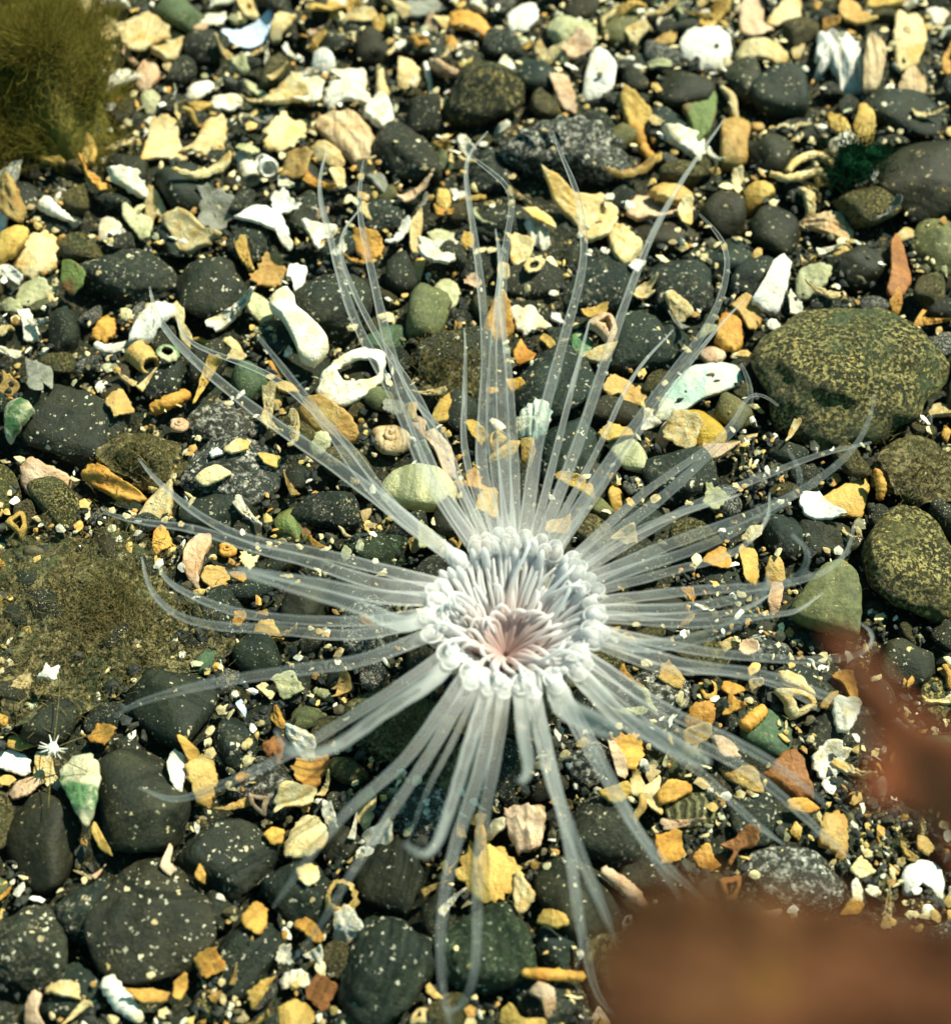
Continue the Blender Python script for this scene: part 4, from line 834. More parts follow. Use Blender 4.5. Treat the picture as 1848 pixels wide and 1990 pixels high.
 ('R', O(664, 1746, 32, 38, 20), 'tan', dict(hole=.66, dome=.9, thick=.12, jag=.05), 'open barnacle cup at a tentacle near the lower left', 'open barnacle cup'),
 ('P', [(470, 1786), (500, 1744), (524, 1770), (522, 1800), (510, 1824), (480, 1806)], 'orange', dict(dome=.15, thick=.18), 'orange tan wedge at the tip of a lower left tentacle', 'orange tan wedge'),
 ('P', [(684, 1570), (700, 1540), (720, 1530), (736, 1550), (730, 1590), (712, 1614), (692, 1590)], 'cream', dict(dome=.3, curl=.3), 'cream folded shell left of the whitish scratched stone', None),
 ('P', [(540, 1910), (556, 1890), (586, 1886), (616, 1904), (610, 1926), (576, 1920), (548, 1926)], 'white', dict(dome=.4, rib=.02, ribn=12, thick=.12), 'white ribbed cap near the bottom edge', 'white ribbed cap'),
 ('P', [(534, 1990), (540, 1960), (570, 1944), (600, 1956), (614, 1985), (590, 2010), (550, 2010)], 'yellow', dict(dome=.35, thick=.25), 'yellow nugget at the bottom edge below the white ribbed cap', 'yellow nugget'),
 ('K', [(208, 1908), (236, 1944), (274, 1984)], 'white', dict(r=(.1, .13, .06)), 'white dagger shell slanting at the bottom left', 'white dagger shell'),
 ('P', [(250, 1930), (300, 1920), (332, 1926), (326, 1944), (280, 1950)], 'orange', dict(curl=.3), 'amber flake under the biggest black stone', None),
 ('P', [(340, 1910), (366, 1890), (364, 1920), (350, 1946), (338, 1940)], 'orange', dict(curl=.3), 'amber fin right of the amber flake', None),
 ('P', [(44, 1990), (52, 1950), (66, 1926), (86, 1936), (76, 1970), (90, 2000), (60, 2010)], 'pink', dict(dome=.4, thick=.2), 'pinkish lump at the bottom left corner', None),
 ('P', [(886, 1700), (900, 1650), (930, 1630), (970, 1640), (1016, 1690), (990, 1740), (960, 1762), (910, 1740)], 'yellow', dict(dome=.15, curl=.3, thick=.12, jag=.07), 'amber tattered plate behind the looping tentacle pair', 'amber tattered plate'),
 ('P', [(980, 1566), (1000, 1560), (1060, 1560), (1062, 1600), (1050, 1640), (1010, 1650), (990, 1620)], 'pink', dict(dome=.3, thick=.25, tooth=.05, rib=.03, ribn=12), 'pinkish rough ribbed block below the crown', 'pinkish ribbed block'),
 ('P', [(940, 1626), (960, 1594), (984, 1590), (984, 1612), (956, 1630)], 'white', dict(dome=.4, thick=.16), 'white teardrop chip left of the pinkish ribbed block', None),
 ('P', [(924, 1600), (942, 1604), (946, 1640), (930, 1656), (920, 1630)], 'orange', dict(dome=.3), 'orange scrap above the amber tattered plate', None),
 ('P', [(1190, 1440), (1210, 1430), (1246, 1420), (1258, 1450), (1250, 1490), (1226, 1500), (1206, 1476)], 'orange', dict(curl=.35, jag=.07, hole=0), 'amber crown shell right below the anemone', 'amber crown shell'),
 ('P', [(1180, 1440), (1196, 1440), (1222, 1480), (1220, 1510), (1200, 1506)], 'pink', dict(dome=.1), 'pink orange bar at the foot of the amber crown shell', None),
 ('P', [(1222, 1540), (1230, 1480), (1244, 1500), (1250, 1530), (1290, 1500), (1280, 1550), (1292, 1590), (1260, 1570)], 'cream', dict(curl=.2, jag=.06), 'cream branching shell below the amber crown shell', 'cream branching shell'),
 ('P', [(1272, 1540), (1300, 1512), (1340, 1520), (1346, 1534), (1310, 1558), (1282, 1564)], 'orange', dict(dome=.25, thick=.2), 'apricot chip above the green striped stone', 'apricot chip'),
 ('P', [(1486, 1508), (1510, 1480), (1540, 1460), (1560, 1480), (1566, 1504), (1590, 1550), (1556, 1556), (1520, 1530)], 'rust', dict(dome=.3, thick=.28, jag=.04), 'rusty orange rough piece below the black speckled cobble', 'rusty orange piece'),
 ('P', [(1524, 1556), (1560, 1552), (1596, 1566), (1570, 1580), (1530, 1574)], 'orange', dict(dome=.2), 'orange sliver under the rusty orange piece', None),
 ('P', [(1590, 1640), (1600, 1590), (1630, 1576), (1652, 1600), (1648, 1630), (1652, 1664), (1620, 1660)], 'tan', dict(dome=.3, thick=.3, jag=.05), 'blocky tan rock chip at a lower right tentacle tip', 'blocky tan chip'),
 ('P', [(1534, 1620), (1546, 1596), (1560, 1610), (1556, 1634)], 'yellow', dict(dome=.4), 'small golden drop left of the blocky tan chip', None),
 ('P', [(1398, 1640), (1430, 1630), (1452, 1606), (1474, 1620), (1472, 1650), (1440, 1650), (1424, 1680), (1416, 1676), (1430, 1652)], 'rust', dict(curl=.3, thick=.14), 'rust coloured twisted claw below the green striped stone', 'rust coloured claw'),
 ('P', [(1344, 1664), (1370, 1640), (1380, 1640), (1388, 1670), (1400, 1690), (1376, 1700), (1360, 1684)], 'orange', dict(curl=.4), 'orange three pointed piece left of the rust coloured claw', None),
 ('P', [(1596, 980), (1640, 950), (1700, 926), (1698, 960), (1684, 1016), (1660, 1010), (1620, 1004)], 'yellow', dict(dome=.1, thick=.12, curl=.12), 'yellow triangular shell below the big olive boulder', 'yellow triangular shell'),
 ('P', [(1546, 976), (1560, 952), (1592, 946), (1596, 974), (1634, 1020), (1610, 1024), (1560, 1012)], 'bright', dict(curl=.4, dome=.2, thick=.12), 'twisted white shell left of the yellow triangular shell', 'twisted white shell'),
 ('K', [(1704, 914), (1712, 944), (1710, 970)], 'orange', dict(r=(.05, .08, .05)), 'orange sliver right of the yellow triangular shell', None),
 ('P', [(1828, 850), (1836, 824), (1848, 840), (1842, 860)], 'orange', dict(dome=.4), 'bright orange bud at the frame edge right of the boulder', None),
 ('P', [(1364, 1096), (1380, 1064), (1410, 1064), (1424, 1090), (1420, 1110), (1380, 1108)], 'orange', dict(curl=.3, jag=.05), 'amber crumpled flake at the right tentacles', 'amber crumpled flake'),
 ('P', [(1432, 1070), (1440, 1058), (1470, 1070), (1478, 1110), (1470, 1136), (1446, 1128)], 'yellow', dict(curl=.3, dome=.2), 'amber leaf shell right of the amber crumpled flake', 'amber leaf shell'),
 ('P', [(1484, 1110), (1490, 1086), (1514, 1090), (1526, 1126), (1506, 1140), (1488, 1136)], 'tan', dict(dome=.3), 'tan oval scale right of the amber leaf shell', None),
 ('P', [(1490, 1160), (1500, 1130), (1524, 1130), (1516, 1180), (1500, 1192)], 'pink', dict(dome=.3), 'pinkish stub under the tan oval scale', None),
 ('P', [(1440, 1040), (1460, 1020), (1484, 1024), (1478, 1044), (1456, 1056)], 'cream', dict(curl=.3), 'pale crumb above the amber leaf shell', None),
 ('R', O(1376, 1340, 20, 24), 'yellow', dict(hole=.6, dome=.6, thick=.16), 'orange barnacle ring at the right of the crown', 'orange barnacle ring'),
 ('P', [(1396, 1340), (1406, 1320), (1452, 1332), (1440, 1344), (1416, 1356)], 'orange', dict(dome=.3), 'orange cone right of the orange barnacle ring', None),
 ('P', [(1330, 1400), (1350, 1370), (1384, 1366), (1394, 1384), (1386, 1420), (1350, 1416)], 'orange', dict(dome=.4, thick=.25, jag=.05), 'orange honeycomb nugget under a right lower tentacle', 'orange nugget'),
 ('K', [(1446, 1412), (1464, 1396), (1484, 1378)], 'orange', dict(r=(.09, .1, .08)), 'orange ridged stick lying on the charcoal grey stone', 'orange stick'),
 ('P', [(1394, 1250), (1420, 1240), (1430, 1258), (1400, 1270)], 'cream', dict(dome=.2), 'cream splinter under the straight side tentacle', None),
 ('P', O(1455, 1258, 20, 16), 'pink', dict(dome=-.5), 'tiny pinkish cup beside the cream splinter', None),
 ('P', [(1618, 1312), (1640, 1300), (1660, 1302), (1672, 1330), (1676, 1356), (1660, 1366), (1648, 1330)], 'orange', dict(curl=.3), 'apricot curled shell under a tentacle near the kelp tip', None),
 ('P', [(1754, 1696), (1764, 1680), (1800, 1668), (1830, 1676), (1836, 1720), (1834, 1756), (1810, 1730), (1788, 1716), (1770, 1744), (1756, 1728)], 'bright', dict(dome=.5, thick=.14, curl=.1), 'white holed shell at the lower frame edge', 'white holed shell'),
 ('P', [(1650, 1690), (1672, 1664), (1690, 1684), (1700, 1700), (1670, 1712)], 'cream', dict(curl=.3), 'cream cup chip right of the blocky tan chip', None),
 ('P', [(1650, 1720), (1660, 1710), (1682, 1742), (1680, 1756), (1656, 1760)], 'white', dict(dome=.2), 'white chip right of the white dotted black oval stone', None),
 ('P', [(1630, 1780), (1650, 1750), (1682, 1756), (1672, 1776)], 'orange', dict(curl=.3), 'amber shard beneath the white chip', None),
 ('P', [(1780, 1620), (1800, 1630), (1816, 1650), (1800, 1664), (1776, 1650)], 'tan', dict(dome=.3), 'pale tan crumb above the white holed shell', None),
 ('P', [(1840, 1770), (1850, 1762), (1850, 1800), (1842, 1790)], 'yellow', dict(dome=.3), 'yellow edge chip at the lower right frame edge', None),
 ('K', [(1018, 1890), (1060, 1894), (1132, 1898)], 'orange', dict(r=(.05, .08, .06)), 'orange rod shell lying across the dark stones at the bottom', 'orange rod shell'),
 ('P', [(1030, 1924), (1046, 1904), (1080, 1916), (1086, 1950), (1066, 1976), (1056, 1940)], 'pink', dict(dome=.5, thick=.25), 'peach cone below the orange rod shell', 'peach cone'),
 ('P', [(1140, 1995), (1160, 1958), (1186, 1995), (1170, 2010)], 'pink', dict(dome=.2, tooth=.05), 'peach toothed triangle at the bottom edge', None),
 ('P', [(964, 2005), (972, 1964), (990, 1956), (1010, 1990), (1060, 1990), (1060, 2010)], 'yellow', dict(dome=.3), 'yellow knob at the bottom edge left of the grainy stone', None),
 ('P', [(1040, 1790), (1060, 1766), (1100, 1780), (1108, 1800), (1080, 1806)], 'yellow', dict(dome=.3), 'yellow crust chip right of the large dark green stone', None),
 ('K', [(1172, 1692), (1204, 1714), (1232, 1740), (1252, 1766)], 'pink', dict(r=(.06, .09, .1, .06)), 'peach curved sliver left of the black angular stone', 'peach curved sliver'),
 ('P', [(1200, 1850), (1220, 1826), (1246, 1840), (1230, 1856)], 'cream', dict(dome=.3), 'cream chip above the kelp blade corner', None),
 ('P', [(292, 1078), (296, 1036), (310, 1024), (324, 1030), (334, 1060), (312, 1072), (304, 1084)], 'orange', dict(curl=.3, dome=.2), 'orange claw fragment left of the pink and white claw', 'orange claw'),
 ('P', [(354, 1110), (360, 1064), (380, 1040), (408, 1030), (412, 1050), (396, 1090), (376, 1130), (390, 1150), (370, 1130)], 'pink', dict(curl=.3, dome=.3, thick=.16), 'pink and white claw under a left tentacle', 'pink and white claw'),
 ('P', [(390, 1130), (400, 1104), (440, 1100), (450, 1124), (420, 1144)], 'tan', dict(dome=.1), 'dull tan scale beside the pink and white claw', None),
 ('C', (442, 1076, 20), 'orange', dict(), 'orange coiled snail under a left tentacle', 'orange snail'),
 ('P', [(466, 1090), (476, 1066), (500, 1074), (502, 1090), (484, 1110)], 'cream', dict(curl=.4, jag=.1), 'cream crumb right of the orange snail', None),
 ('P', [(490, 1232), (500, 1206), (530, 1204), (560, 1214), (548, 1244), (510, 1248)], 'yellow', dict(dome=.3, jag=.04), 'golden chip crossed by a horizontal left tentacle', 'golden chip'),
 ('P', [(140, 1100), (160, 1090), (182, 1082), (186, 1098), (160, 1112)], 'ivory', dict(dome=.1), 'pale yellow flake on the silt patch', 'pale yellow flake'),
 ('P', [(276, 1216), (290, 1210), (312, 1222), (300, 1234)], 'cream', dict(dome=.2), 'cream splinter on the silt patch under two curled tentacles', None),
 ('P', [(498, 1330), (516, 1322), (540, 1340), (530, 1366), (518, 1350)], 'cream', dict(curl=.3), 'cream leafy splinter below the left horizontal tentacles', 'cream leafy splinter'),
 ('P', [(458, 1366), (470, 1352), (482, 1380), (480, 1400)], 'blue', dict(dome=.1), 'bluish sliver left of the cream leafy splinter', None),
 ('K', [(612, 1344), (630, 1350), (648, 1364)], 'green', dict(r=(.06, .08, .02)), 'pale green seed shaped sliver below the left tentacles', None),
 ('P', [(660, 1078), (668, 1060), (684, 1074), (676, 1096), (664, 1092)], 'green', dict(dome=.2), 'pale triangular chip beside the dark green stone', None),
 ('P', [(1180, 962), (1192, 946), (1212, 958), (1210, 990), (1192, 994)], 'yellow', dict(dome=.4, thick=.2), 'amber white bud between the right upper tentacle bases', None),
 ('P', [(918, 1010), (930, 960), (960, 950), (980, 980), (966, 1010)], 'yellow', dict(dome=.2), 'yellow stained chip behind the upper tentacle bases', None),
]
def coil(r, seed):
    rs = np.random.RandomState(seed); t = np.linspace(0, 1, 70)
    a = t * 2 * math.pi * 2.4; rad = .66 * r * t ** 1.3 + .02
    path = np.stack([np.cos(a) * rad, np.sin(a) * rad, r * .75 * (1 - t) ** 1.2 + .2 * r], 1)
    return tube(path, (.44 * r * t ** 1.1 + .03 * r) * (1 + .05 * np.sin(np.arange(70) * 1.7)), 12)
def hollow(path, r, rs):
    P = spline(path, 16); t = np.linspace(0, 1, 16)
    ro = r * (.8 + .3 * t) * (1 + .05 * np.sin(t * 30)); V1, F1 = tube(P, ro, 14, cap=False)
    V2, F2 = tube(P, ro * .68, 14, cap=False); n1 = len(V1)
    F = F1 + [tuple(q + n1 for q in f[::-1]) for f in F2]
    for base in (0, 15 * 14):
        for k in range(14):
            k2 = (k + 1) % 14; f = (base + k, base + k2, n1 + base + k2, n1 + base + k)
            F.append(f[::-1] if base == 0 else f)
    return np.vstack([V1, V2]), F

NAMES = {'P': ('shell_plate', 'shell'), 'R': ('shell_ring', 'shell'), 'K': ('shell_stick', 'shell'), 'L': ('pale_pebble', 'pebble'), 'C': ('snail_shell', 'shell'), 'T': ('shell_tube', 'shell')}
for i, (typ, pts, colr, kw, label, ref) in enumerate(SH):
    kw = dict(kw); nm, cat = NAMES[typ]
    if 'hole' in kw and kw['hole'] == 0: kw.pop('hole')
    rs = np.random.RandomState(5000 + i)
    if typ == 'L':
        make_stone(nm, *pts[:5], 'smooth', kw['power'], label, ref, 700 + i, mat=CM[colr], cat=cat, zs=.75, planes=12)
        continue
    if typ == 'C':
        x, y, r_ = pts; k = cmpx(x, y, .4); r = r_ * k
        p = place(x, y, r)
        V, F = coil(r, i); V = orient(V, Matrix.Rotation(-.35, 3, 'X')); z = p[2] + .1 * r
    else:
        A = np.array(pts, float); cx, cy = (A.min(0) + A.max(0)) / 2
        k = cmpx(cx, cy, .5); span = (A.max(0) - A.min(0)).max() * k / 2
        p = place(cx, cy, span * .6, 72)
        gx, gy = slope(p[0], p[1], span * .6)
        if typ in 'PR':
            Q = np.array([unproj(a, b, p[2]) for a, b in pts])[:, :2] - p[:2]
            f_ = .15 if 'bone shaped' in label or 'whelk' in label else .7
            gx, gy = gx * f_, gy * f_
            ce = kw.pop('centre', None)
            if ce is not None: ce = unproj(ce[0], ce[1], p[2])[:2] - p[:2]
            if 'hole_pts' in kw: kw['hole_pts'] = np.array([unproj(a_, b_, p[2]) for a_, b_ in kw['hole_pts']])[:, :2] - p[:2]
            kw.setdefault('thick', .12); kw['thick'] *= min(1.2, max(.5, span / .45)) * .85; kw['dome'] = kw.get('dome', .1) * .75; kw['jag'] = kw.get('jag', .03) * 1.3
            V, F = plate(Q, seed=i, centre=ce, **kw)
            V[:, 2] += V[:, 0] * gx + V[:, 1] * gy
            z = p[2] + .05 - min(0, np.percentile(V[:, 2] - V[:, 0] * gx - V[:, 1] * gy, 8)) * .8
        else:
            W = np.array([place(a, b, .15, 60) for a, b in pts]); W[:, 2] = np.maximum(W[:, 2], W[:, 2].mean() - .1)
            W = np.array([unproj(a, b, w_[2] + .08) for (a, b), w_ in zip(pts, W)]) - p
            if typ == 'K':
                P = spline(W, 18); rr = np.interp(np.linspace(0, 1, 18), np.linspace(0, 1, len(kw['r'])), kw['r'])
                V, F = tube(P, rr * (1 + .08 * np.sin(np.arange(18) * 2.1 + i)) * 1.05, 10)
                V = V + rs.normal(size=V.shape) * .006
            else: V, F = hollow(W, kw['r'], rs)
            z = p[2] + .03
    p = unproj(cx, cy, z) if typ not in 'C' else np.array([p[0], p[1], z])
    link(nm, new_mesh(nm, V, F), CM[colr], loc=(p[0], p[1], z), label=uniq(label), cat=cat)
    stamp(V + np.array([p[0], p[1], z]), occ=True); SHC[gidx(V + np.array([p[0], p[1], z]))] = True
    if ref: LAND.append(((np.mean([q[0] for q in pts]) if typ != 'C' else pts[0]), (np.mean([q[1] for q in pts]) if typ != 'C' else pts[1]), ref))

# ------------------------------------------------------------------ fillers: small stones and shell fragments, each its own object
rnd = random.Random(11)
PEB = []
for i in range(12):
    rs = np.random.RandomState(200 + i); dirs, F = ico(3)
    r = stone_radius(dirs, rs, 11 + i % 4, 6 + i % 5, .28); V = dirs * r[:, None]; V /= np.abs(V).max()
    V = V + dirs * (waves(dirs, rs, 2.6, 2, .06) + waves(dirs, rs, 9, 1, .03))[:, None]
    V *= np.array([1, rs.uniform(.62, .9), rs.uniform(.45, .7)])
    PEB.append(new_mesh('pebble', V, F))
def free(x, y, r):
    k = max(1, int(r * .7 / GS)); iy, ix = gidx(np.array([[x, y]]))
    return OCC[max(0, iy[0] - k):iy[0] + k + 1, max(0, ix[0] - k):ix[0] + k + 1].mean()
ANX, ANY = 998, 1205
def inside(u, v, m=30): return -m < u < VW + m and -m < v < VH + m
PG = 'small dark pebbles filling the gaps between the stones'
cnt = tries = 0
fins = ['dark', 'smooth', 'speck', 'speck', 'brown', 'grey', 'white', 'silt', 'olive']
FW = {'dark': 'black', 'smooth': 'smooth charcoal', 'speck': 'speckled dark', 'brown': 'brown', 'grey': 'olive grey', 'white': 'white flecked', 'silt': 'silty brown', 'olive': 'olive crusted'}
cache = {}
while cnt < 296 and tries < 12000:
    tries += 1
    u, v = rnd.uniform(-25, VW + 25), rnd.uniform(-20, VH + 20)
    if math.hypot(u - ANX, v - ANY) < 165: continue
    if u < 430 - max(0, v - 1260) * 1.2 and 1010 < v < 1400 and rnd.random() < .9: continue
    p = unproj(u, v, .15); r = rnd.choice([.5, .44, .38] if tries < 1600 else [.38, .33, .28, .25] if tries < 6000 else [.26, .22, .2]) * rnd.uniform(.88, 1.12)
    if free(p[0], p[1], r) > .18: continue
    fin = rnd.choice(fins); m = rnd.randrange(12)
    key = (m, fin)
    if key not in cache:
        me = PEB[m].copy(); me.materials.clear(); me.materials.append(SM[fin]); cache[key] = me
    size = 'tiny' if r < .23 else 'small' if r < .33 else 'medium'
    lab = rel_label(f'{size} {FW[fin]} pebble', u, v)
    if lab is None: continue
    o = link('pebble', cache[key], loc=(p[0], p[1], .12 + r * .2), label=lab, cat='pebble', group=PG)
    o.scale = (r, r, r); o.rotation_euler = (rnd.uniform(-.4, .4), rnd.uniform(-.4, .4), rnd.uniform(0, 6.28))
    M = Matrix.LocRotScale(o.location, o.rotation_euler, o.scale)
    V = np.array([v_.co[:] for v_ in cache[key].vertices]); W = V @ np.array(M.to_3x3()).T + np.array(M.translation)
    stamp(W, occ=True); cnt += 1
NPEB = cnt

FR = []
for i in range(26):
    rs = np.random.RandomState(400 + i); n = rs.randint(3, 8)
    a = np.sort(rs.uniform(0, 6.28, n) * .35 + np.arange(n) * 6.28 / n * .65 + 0)
    rr = rs.uniform(.45, 1.1, n); asp = rs.uniform(.45, 1)
    poly = np.stack([np.cos(a) * rr, np.sin(a) * rr * asp], 1); poly -= poly.mean(0)
    kind = i % 6
    if i in (5, 17):
        P = spline([(-.9, 0, 0), (-.3, rs.uniform(-.2, .3), .1), (.3, rs.uniform(-.2, .3), .1), (.9, 0, 0)], 12)
        V, F = tube(P, np.interp(np.linspace(0, 1, 12), [0, .3, .7, 1], [.1, .22, .2, rs.uniform(.05, .2)]), 8)
    elif i == 16:
        V, F = plate(poly, .3, rs.uniform(.3, .8), .05, seed=i, hole=.45, n=30)
    else:
        V, F = plate(poly, rs.uniform(.10, .22), rs.uniform(-.25, .45), rs.uniform(.04, .11), seed=i, curl=rs.uniform(-.3, .55), n=30,
                     rib=.03 if i % 3 == 2 else 0, ribn=16, tooth=.08 if i % 7 == 3 else 0, rough=.07)
    V /= np.abs(V[:, :2]).max(); FR.append(new_mesh('shell_fragment', V, F))
SG = 'small shell fragments strewn over the stones'
cnt = tries = 0; cache = {}
pal_hi = ['cream'] * 7 + ['white'] * 5 + ['bright', 'bright', 'yellow', 'yellow', 'yellow', 'tan', 'green', 'pink', 'orange', 'grey']
pal_lo = ['cream'] * 6 + ['orange'] * 3 + ['tan', 'tan', 'yellow', 'yellow', 'white', 'white', 'rust', 'pink']
def frag(u, v, r, colr, m):
    key = (m, colr)
    if key not in cache:
        me = FR[m].copy(); me.materials.clear(); me.materials.append(CM[colr]); cache[key] = me
    return cache[key]
while cnt < 290 and tries < 9000:
    tries += 1
    u, v = rnd.uniform(-20, VW + 20), VH * rnd.random() ** 1.45
    if rnd.random() < .25: u = rnd.uniform(0, VW * .55)
    if math.hypot(u - ANX, v - ANY) < 175: continue
    if 0 < u < 470 and 1010 < v < 1400 and rnd.random() < .85: continue
    r = rnd.choice([.18, .22, .26, .31, .37, .44] if v < 1000 else [.13, .15, .18, .22, .27, .32]) * rnd.uniform(.85, 1.15)
    p = place(u, v, r * .5, 50)
    iy_, ix_ = gidx(np.array([p])); k2_ = max(1, int(r * .6 / GS))
    if SHC[max(0, iy_[0] - k2_):iy_[0] + k2_ + 1, max(0, ix_[0] - k2_):ix_[0] + k2_ + 1].mean() > .25: continue
    if height(p[0], p[1], r, 80) > (.5 if free(p[0], p[1], r * .5) < .75 else .34): continue
    hi = v < 1000; near = math.hypot(u - ANX, v - ANY) < 460
    colr = rnd.choice(pal_hi if hi else pal_lo)
    if near: colr = rnd.choice(['cream', 'tan', 'tan', 'orange', 'yellow', 'green']); r = min(r, .25); m = rnd.randrange(len(FR))
    size = 'tiny' if r < .18 else 'small' if r < .25 else 'larger'
    shape = 'shell stick' if m in (5, 17) else 'shell fragment'
    lab = rel_label(f'{size} {CW[colr]} {shape}', u, v)
    if lab is None: continue
    o = link('shell_fragment', frag(u, v, r, colr, m), loc=(p[0], p[1], p[2] + r * .18), label=lab, cat='shell', group=SG)
    o.scale = (r, r, r)
    o.rotation_euler = (rnd.gauss(0, .35), rnd.gauss(0, .35), rnd.uniform(0, 6.28)); cnt += 1
    k_ = np.array([[p[0] + a_ * r, p[1] + b_ * r, 0] for a_ in (-.7, -.35, 0, .35, .7) for b_ in (-.6, -.3, 0, .3, .6)]); SHC[gidx(k_)] = True; OCC[gidx(k_)] = True
    stamp(np.array([[p[0], p[1], p[2] + r * .3]]))
# ------------------------------------------------------------------ loose grit between the stones
def grit(n, seed, region, rlo, rhi, pal, sub=1, gap=False, flat=0., zmax=.26):
    rs = np.random.RandomState(seed); base, BF = ico(sub); BF = np.array(BF); nb = len(base)
    shapes = []
    for i in range(10):
        r = stone_radius(base, rs, 8, 6, .35); V = base * r[:, None]; V /= np.abs(V).max()
        shapes.append(V * np.array([1, rs.uniform(.45, .95), flat or rs.uniform(.3, .7)]) + (0 if not flat else np.c_[V[:, :2] * 0, .25 * V[:, 0] ** 2 * rs.uniform(-1, 1)]))
    VV, FF, CC = [], [], []
    k = guard = 0
    while k < n and guard < n * 40:
        guard += 1; x, y = region(rs)
        r = rlo + (rhi - rlo) * rs.beta(1.1, 3.2); z = height(x, y)
        if z > zmax and rs.rand() < .997: continue
        if z > zmax: r = min(r, .05)
        if z > .85: continue
        iy, ix = gidx(np.array([[x, y]]))
        if SHC[iy[0], ix[0]]: continue
        if gap and OCC[max(0, iy[0] - 2):iy[0] + 3, max(0, ix[0] - 2):ix[0] + 3].mean() > .14: continue
        if gap: OCC[iy[0], ix[0]] = True
        V = shapes[rs.randint(10)] * r
        e = rs.uniform(0, 6.28, 3); M = np.array((Matrix.Rotation(e[0], 3, 'Z') @ Matrix.Rotation(rs.normal() * .5, 3, 'X')))
        VV.append(V @ M.T + np.array([x, y, z + r * .15])); FF.append(BF + k * nb)
        c = np.array(pal[rs.randint(len(pal))]) * rs.uniform(.6, 1.2); CC.append(np.tile(np.r_[c, 1], (nb, 1))); k += 1
    V = np.vstack(VV); F = np.vstack(FF); C = np.vstack(CC)
    me = bpy.data.meshes.new('gravel'); me.from_pydata(V.tolist(), [], F.tolist())
    ca = me.color_attributes.new('tone', 'FLOAT_COLOR', 'POINT'); ca.data.foreach_set('color', C.ravel().astype(np.float32))
    return me
g = NG('loose_grit'); at = g.n('ShaderNodeAttribute', attribute_name='tone'); tc = g.n('ShaderNodeTexCoord')
n2 = g.noise(tc.outputs['Object'], 16, 5, .75); vs = g.n('ShaderNodeVectorMath', operation='SCALE')
g.l(at.outputs['Color'], vs.inputs[0]); g.l(g.math('MULTIPLY_ADD', n2, 2.4, -.2), vs.inputs['Scale'])
g.surf(g.principled(vs.outputs[0], .6, .3, g.bump(n2, .5, .03)).outputs[0]); GRIT = g.m
pal = [(.015, .02, .018)] * 5 + [(.03, .032, .022)] * 4 + [(.08, .068, .03)] * 2 + [(.52, .42, .2), (.46, .33, .1), (.62, .58, .44), (.36, .2, .05), (.56, .47, .25), (.2, .19, .1)]
def reg_in(rs):
    u, v = rs.uniform(-60, VW + 60), rs.uniform(-40, VH + 40); p = unproj(u, v, .1); return p[0], p[1]
def reg_out(rs):
    while True:
        x, y = rs.uniform(-14, 14), rs.uniform(-12, 16)
        u, v = proj((x, y, 0))
        if not inside(u, v, 30): return x, y
me = grit(1500, 20, reg_in, .09, .32, [(.013, .019, .017)] * 5 + [(.026, .029, .02)] * 4 + [(.06, .052, .026)] * 2 + [(.5, .42, .24), (.55, .51, .4), (.36, .22, .07)], 2, True)
me.polygons.foreach_set('use_smooth', [True] * len(me.polygons))
def reg_top(rs):
    u, v = rs.uniform(-60, VW + 60), VH * rs.rand() ** 2.0; p = unproj(u, v, .2); return p[0], p[1]
link('coarse_gravel', me, GRIT, kind='stuff', label='coarse dark gravel filling the gaps between the stones', cat='gravel')
link('shell_crumbs', grit(1100, 23, reg_top, .06, .2, [(.62, .52, .28)] * 4 + [(.72, .68, .55)] * 3 + [(.52, .34, .1)] * 2 + [(.48, .25, .05), (.4, .3, .14), (.42, .42, .26)], 1, False, .2, .3), GRIT, kind='stuff', label='tiny broken shell crumbs strewn between the stones', cat='shell crumbs')
link('fine_gravel', grit(7500, 21, reg_in, .035, .15, pal), GRIT, kind='stuff', label='fine dark grit and shell crumbs between the stones', cat='gravel')
link('outer_gravel', grit(3600, 22, reg_out, .12, .75, pal), GRIT, kind='stuff', label='dark gravel and shell grit around the stones', cat='gravel')

# ------------------------------------------------------------------ the tube anemone
ZR = 2.2                                          # height of the crown's rim
AC = unproj(ANX, ANY, ZR - .1); RR = 156 * cmpx(ANX, ANY, ZR)
an = link('tube_anemone', None, loc=(AC[0], AC[1], 0), label='pale tube anemone with a white crown and long see-through tentacles spread over the gravel', cat='anemone')
an.empty_display_size = .5
LAND.append((ANX, ANY, 'anemone crown'))
TILT = Matrix.Rotation(R(0), 3, 'X') @ Matrix.Rotation(R(3), 3, 'Y')    # the crown leans a little to the viewer
TM = np.array(TILT)
def crown(r, a, z):                               # crown coordinates to the anemone's own space
    k_ = max(0., 1 - r / RR)                      # the mouth sits towards the near side of the disc
    return TM @ np.array([r * math.cos(a) - .08 * RR * k_, r * math.sin(a) - .34 * RR * k_, z]) + np.array([0, 0, ZR])
def add_along(me, vals):
    at_ = me.attributes.new('along', 'FLOAT', 'POINT'); at_.data.foreach_set('value', np.asarray(vals, np.float32))
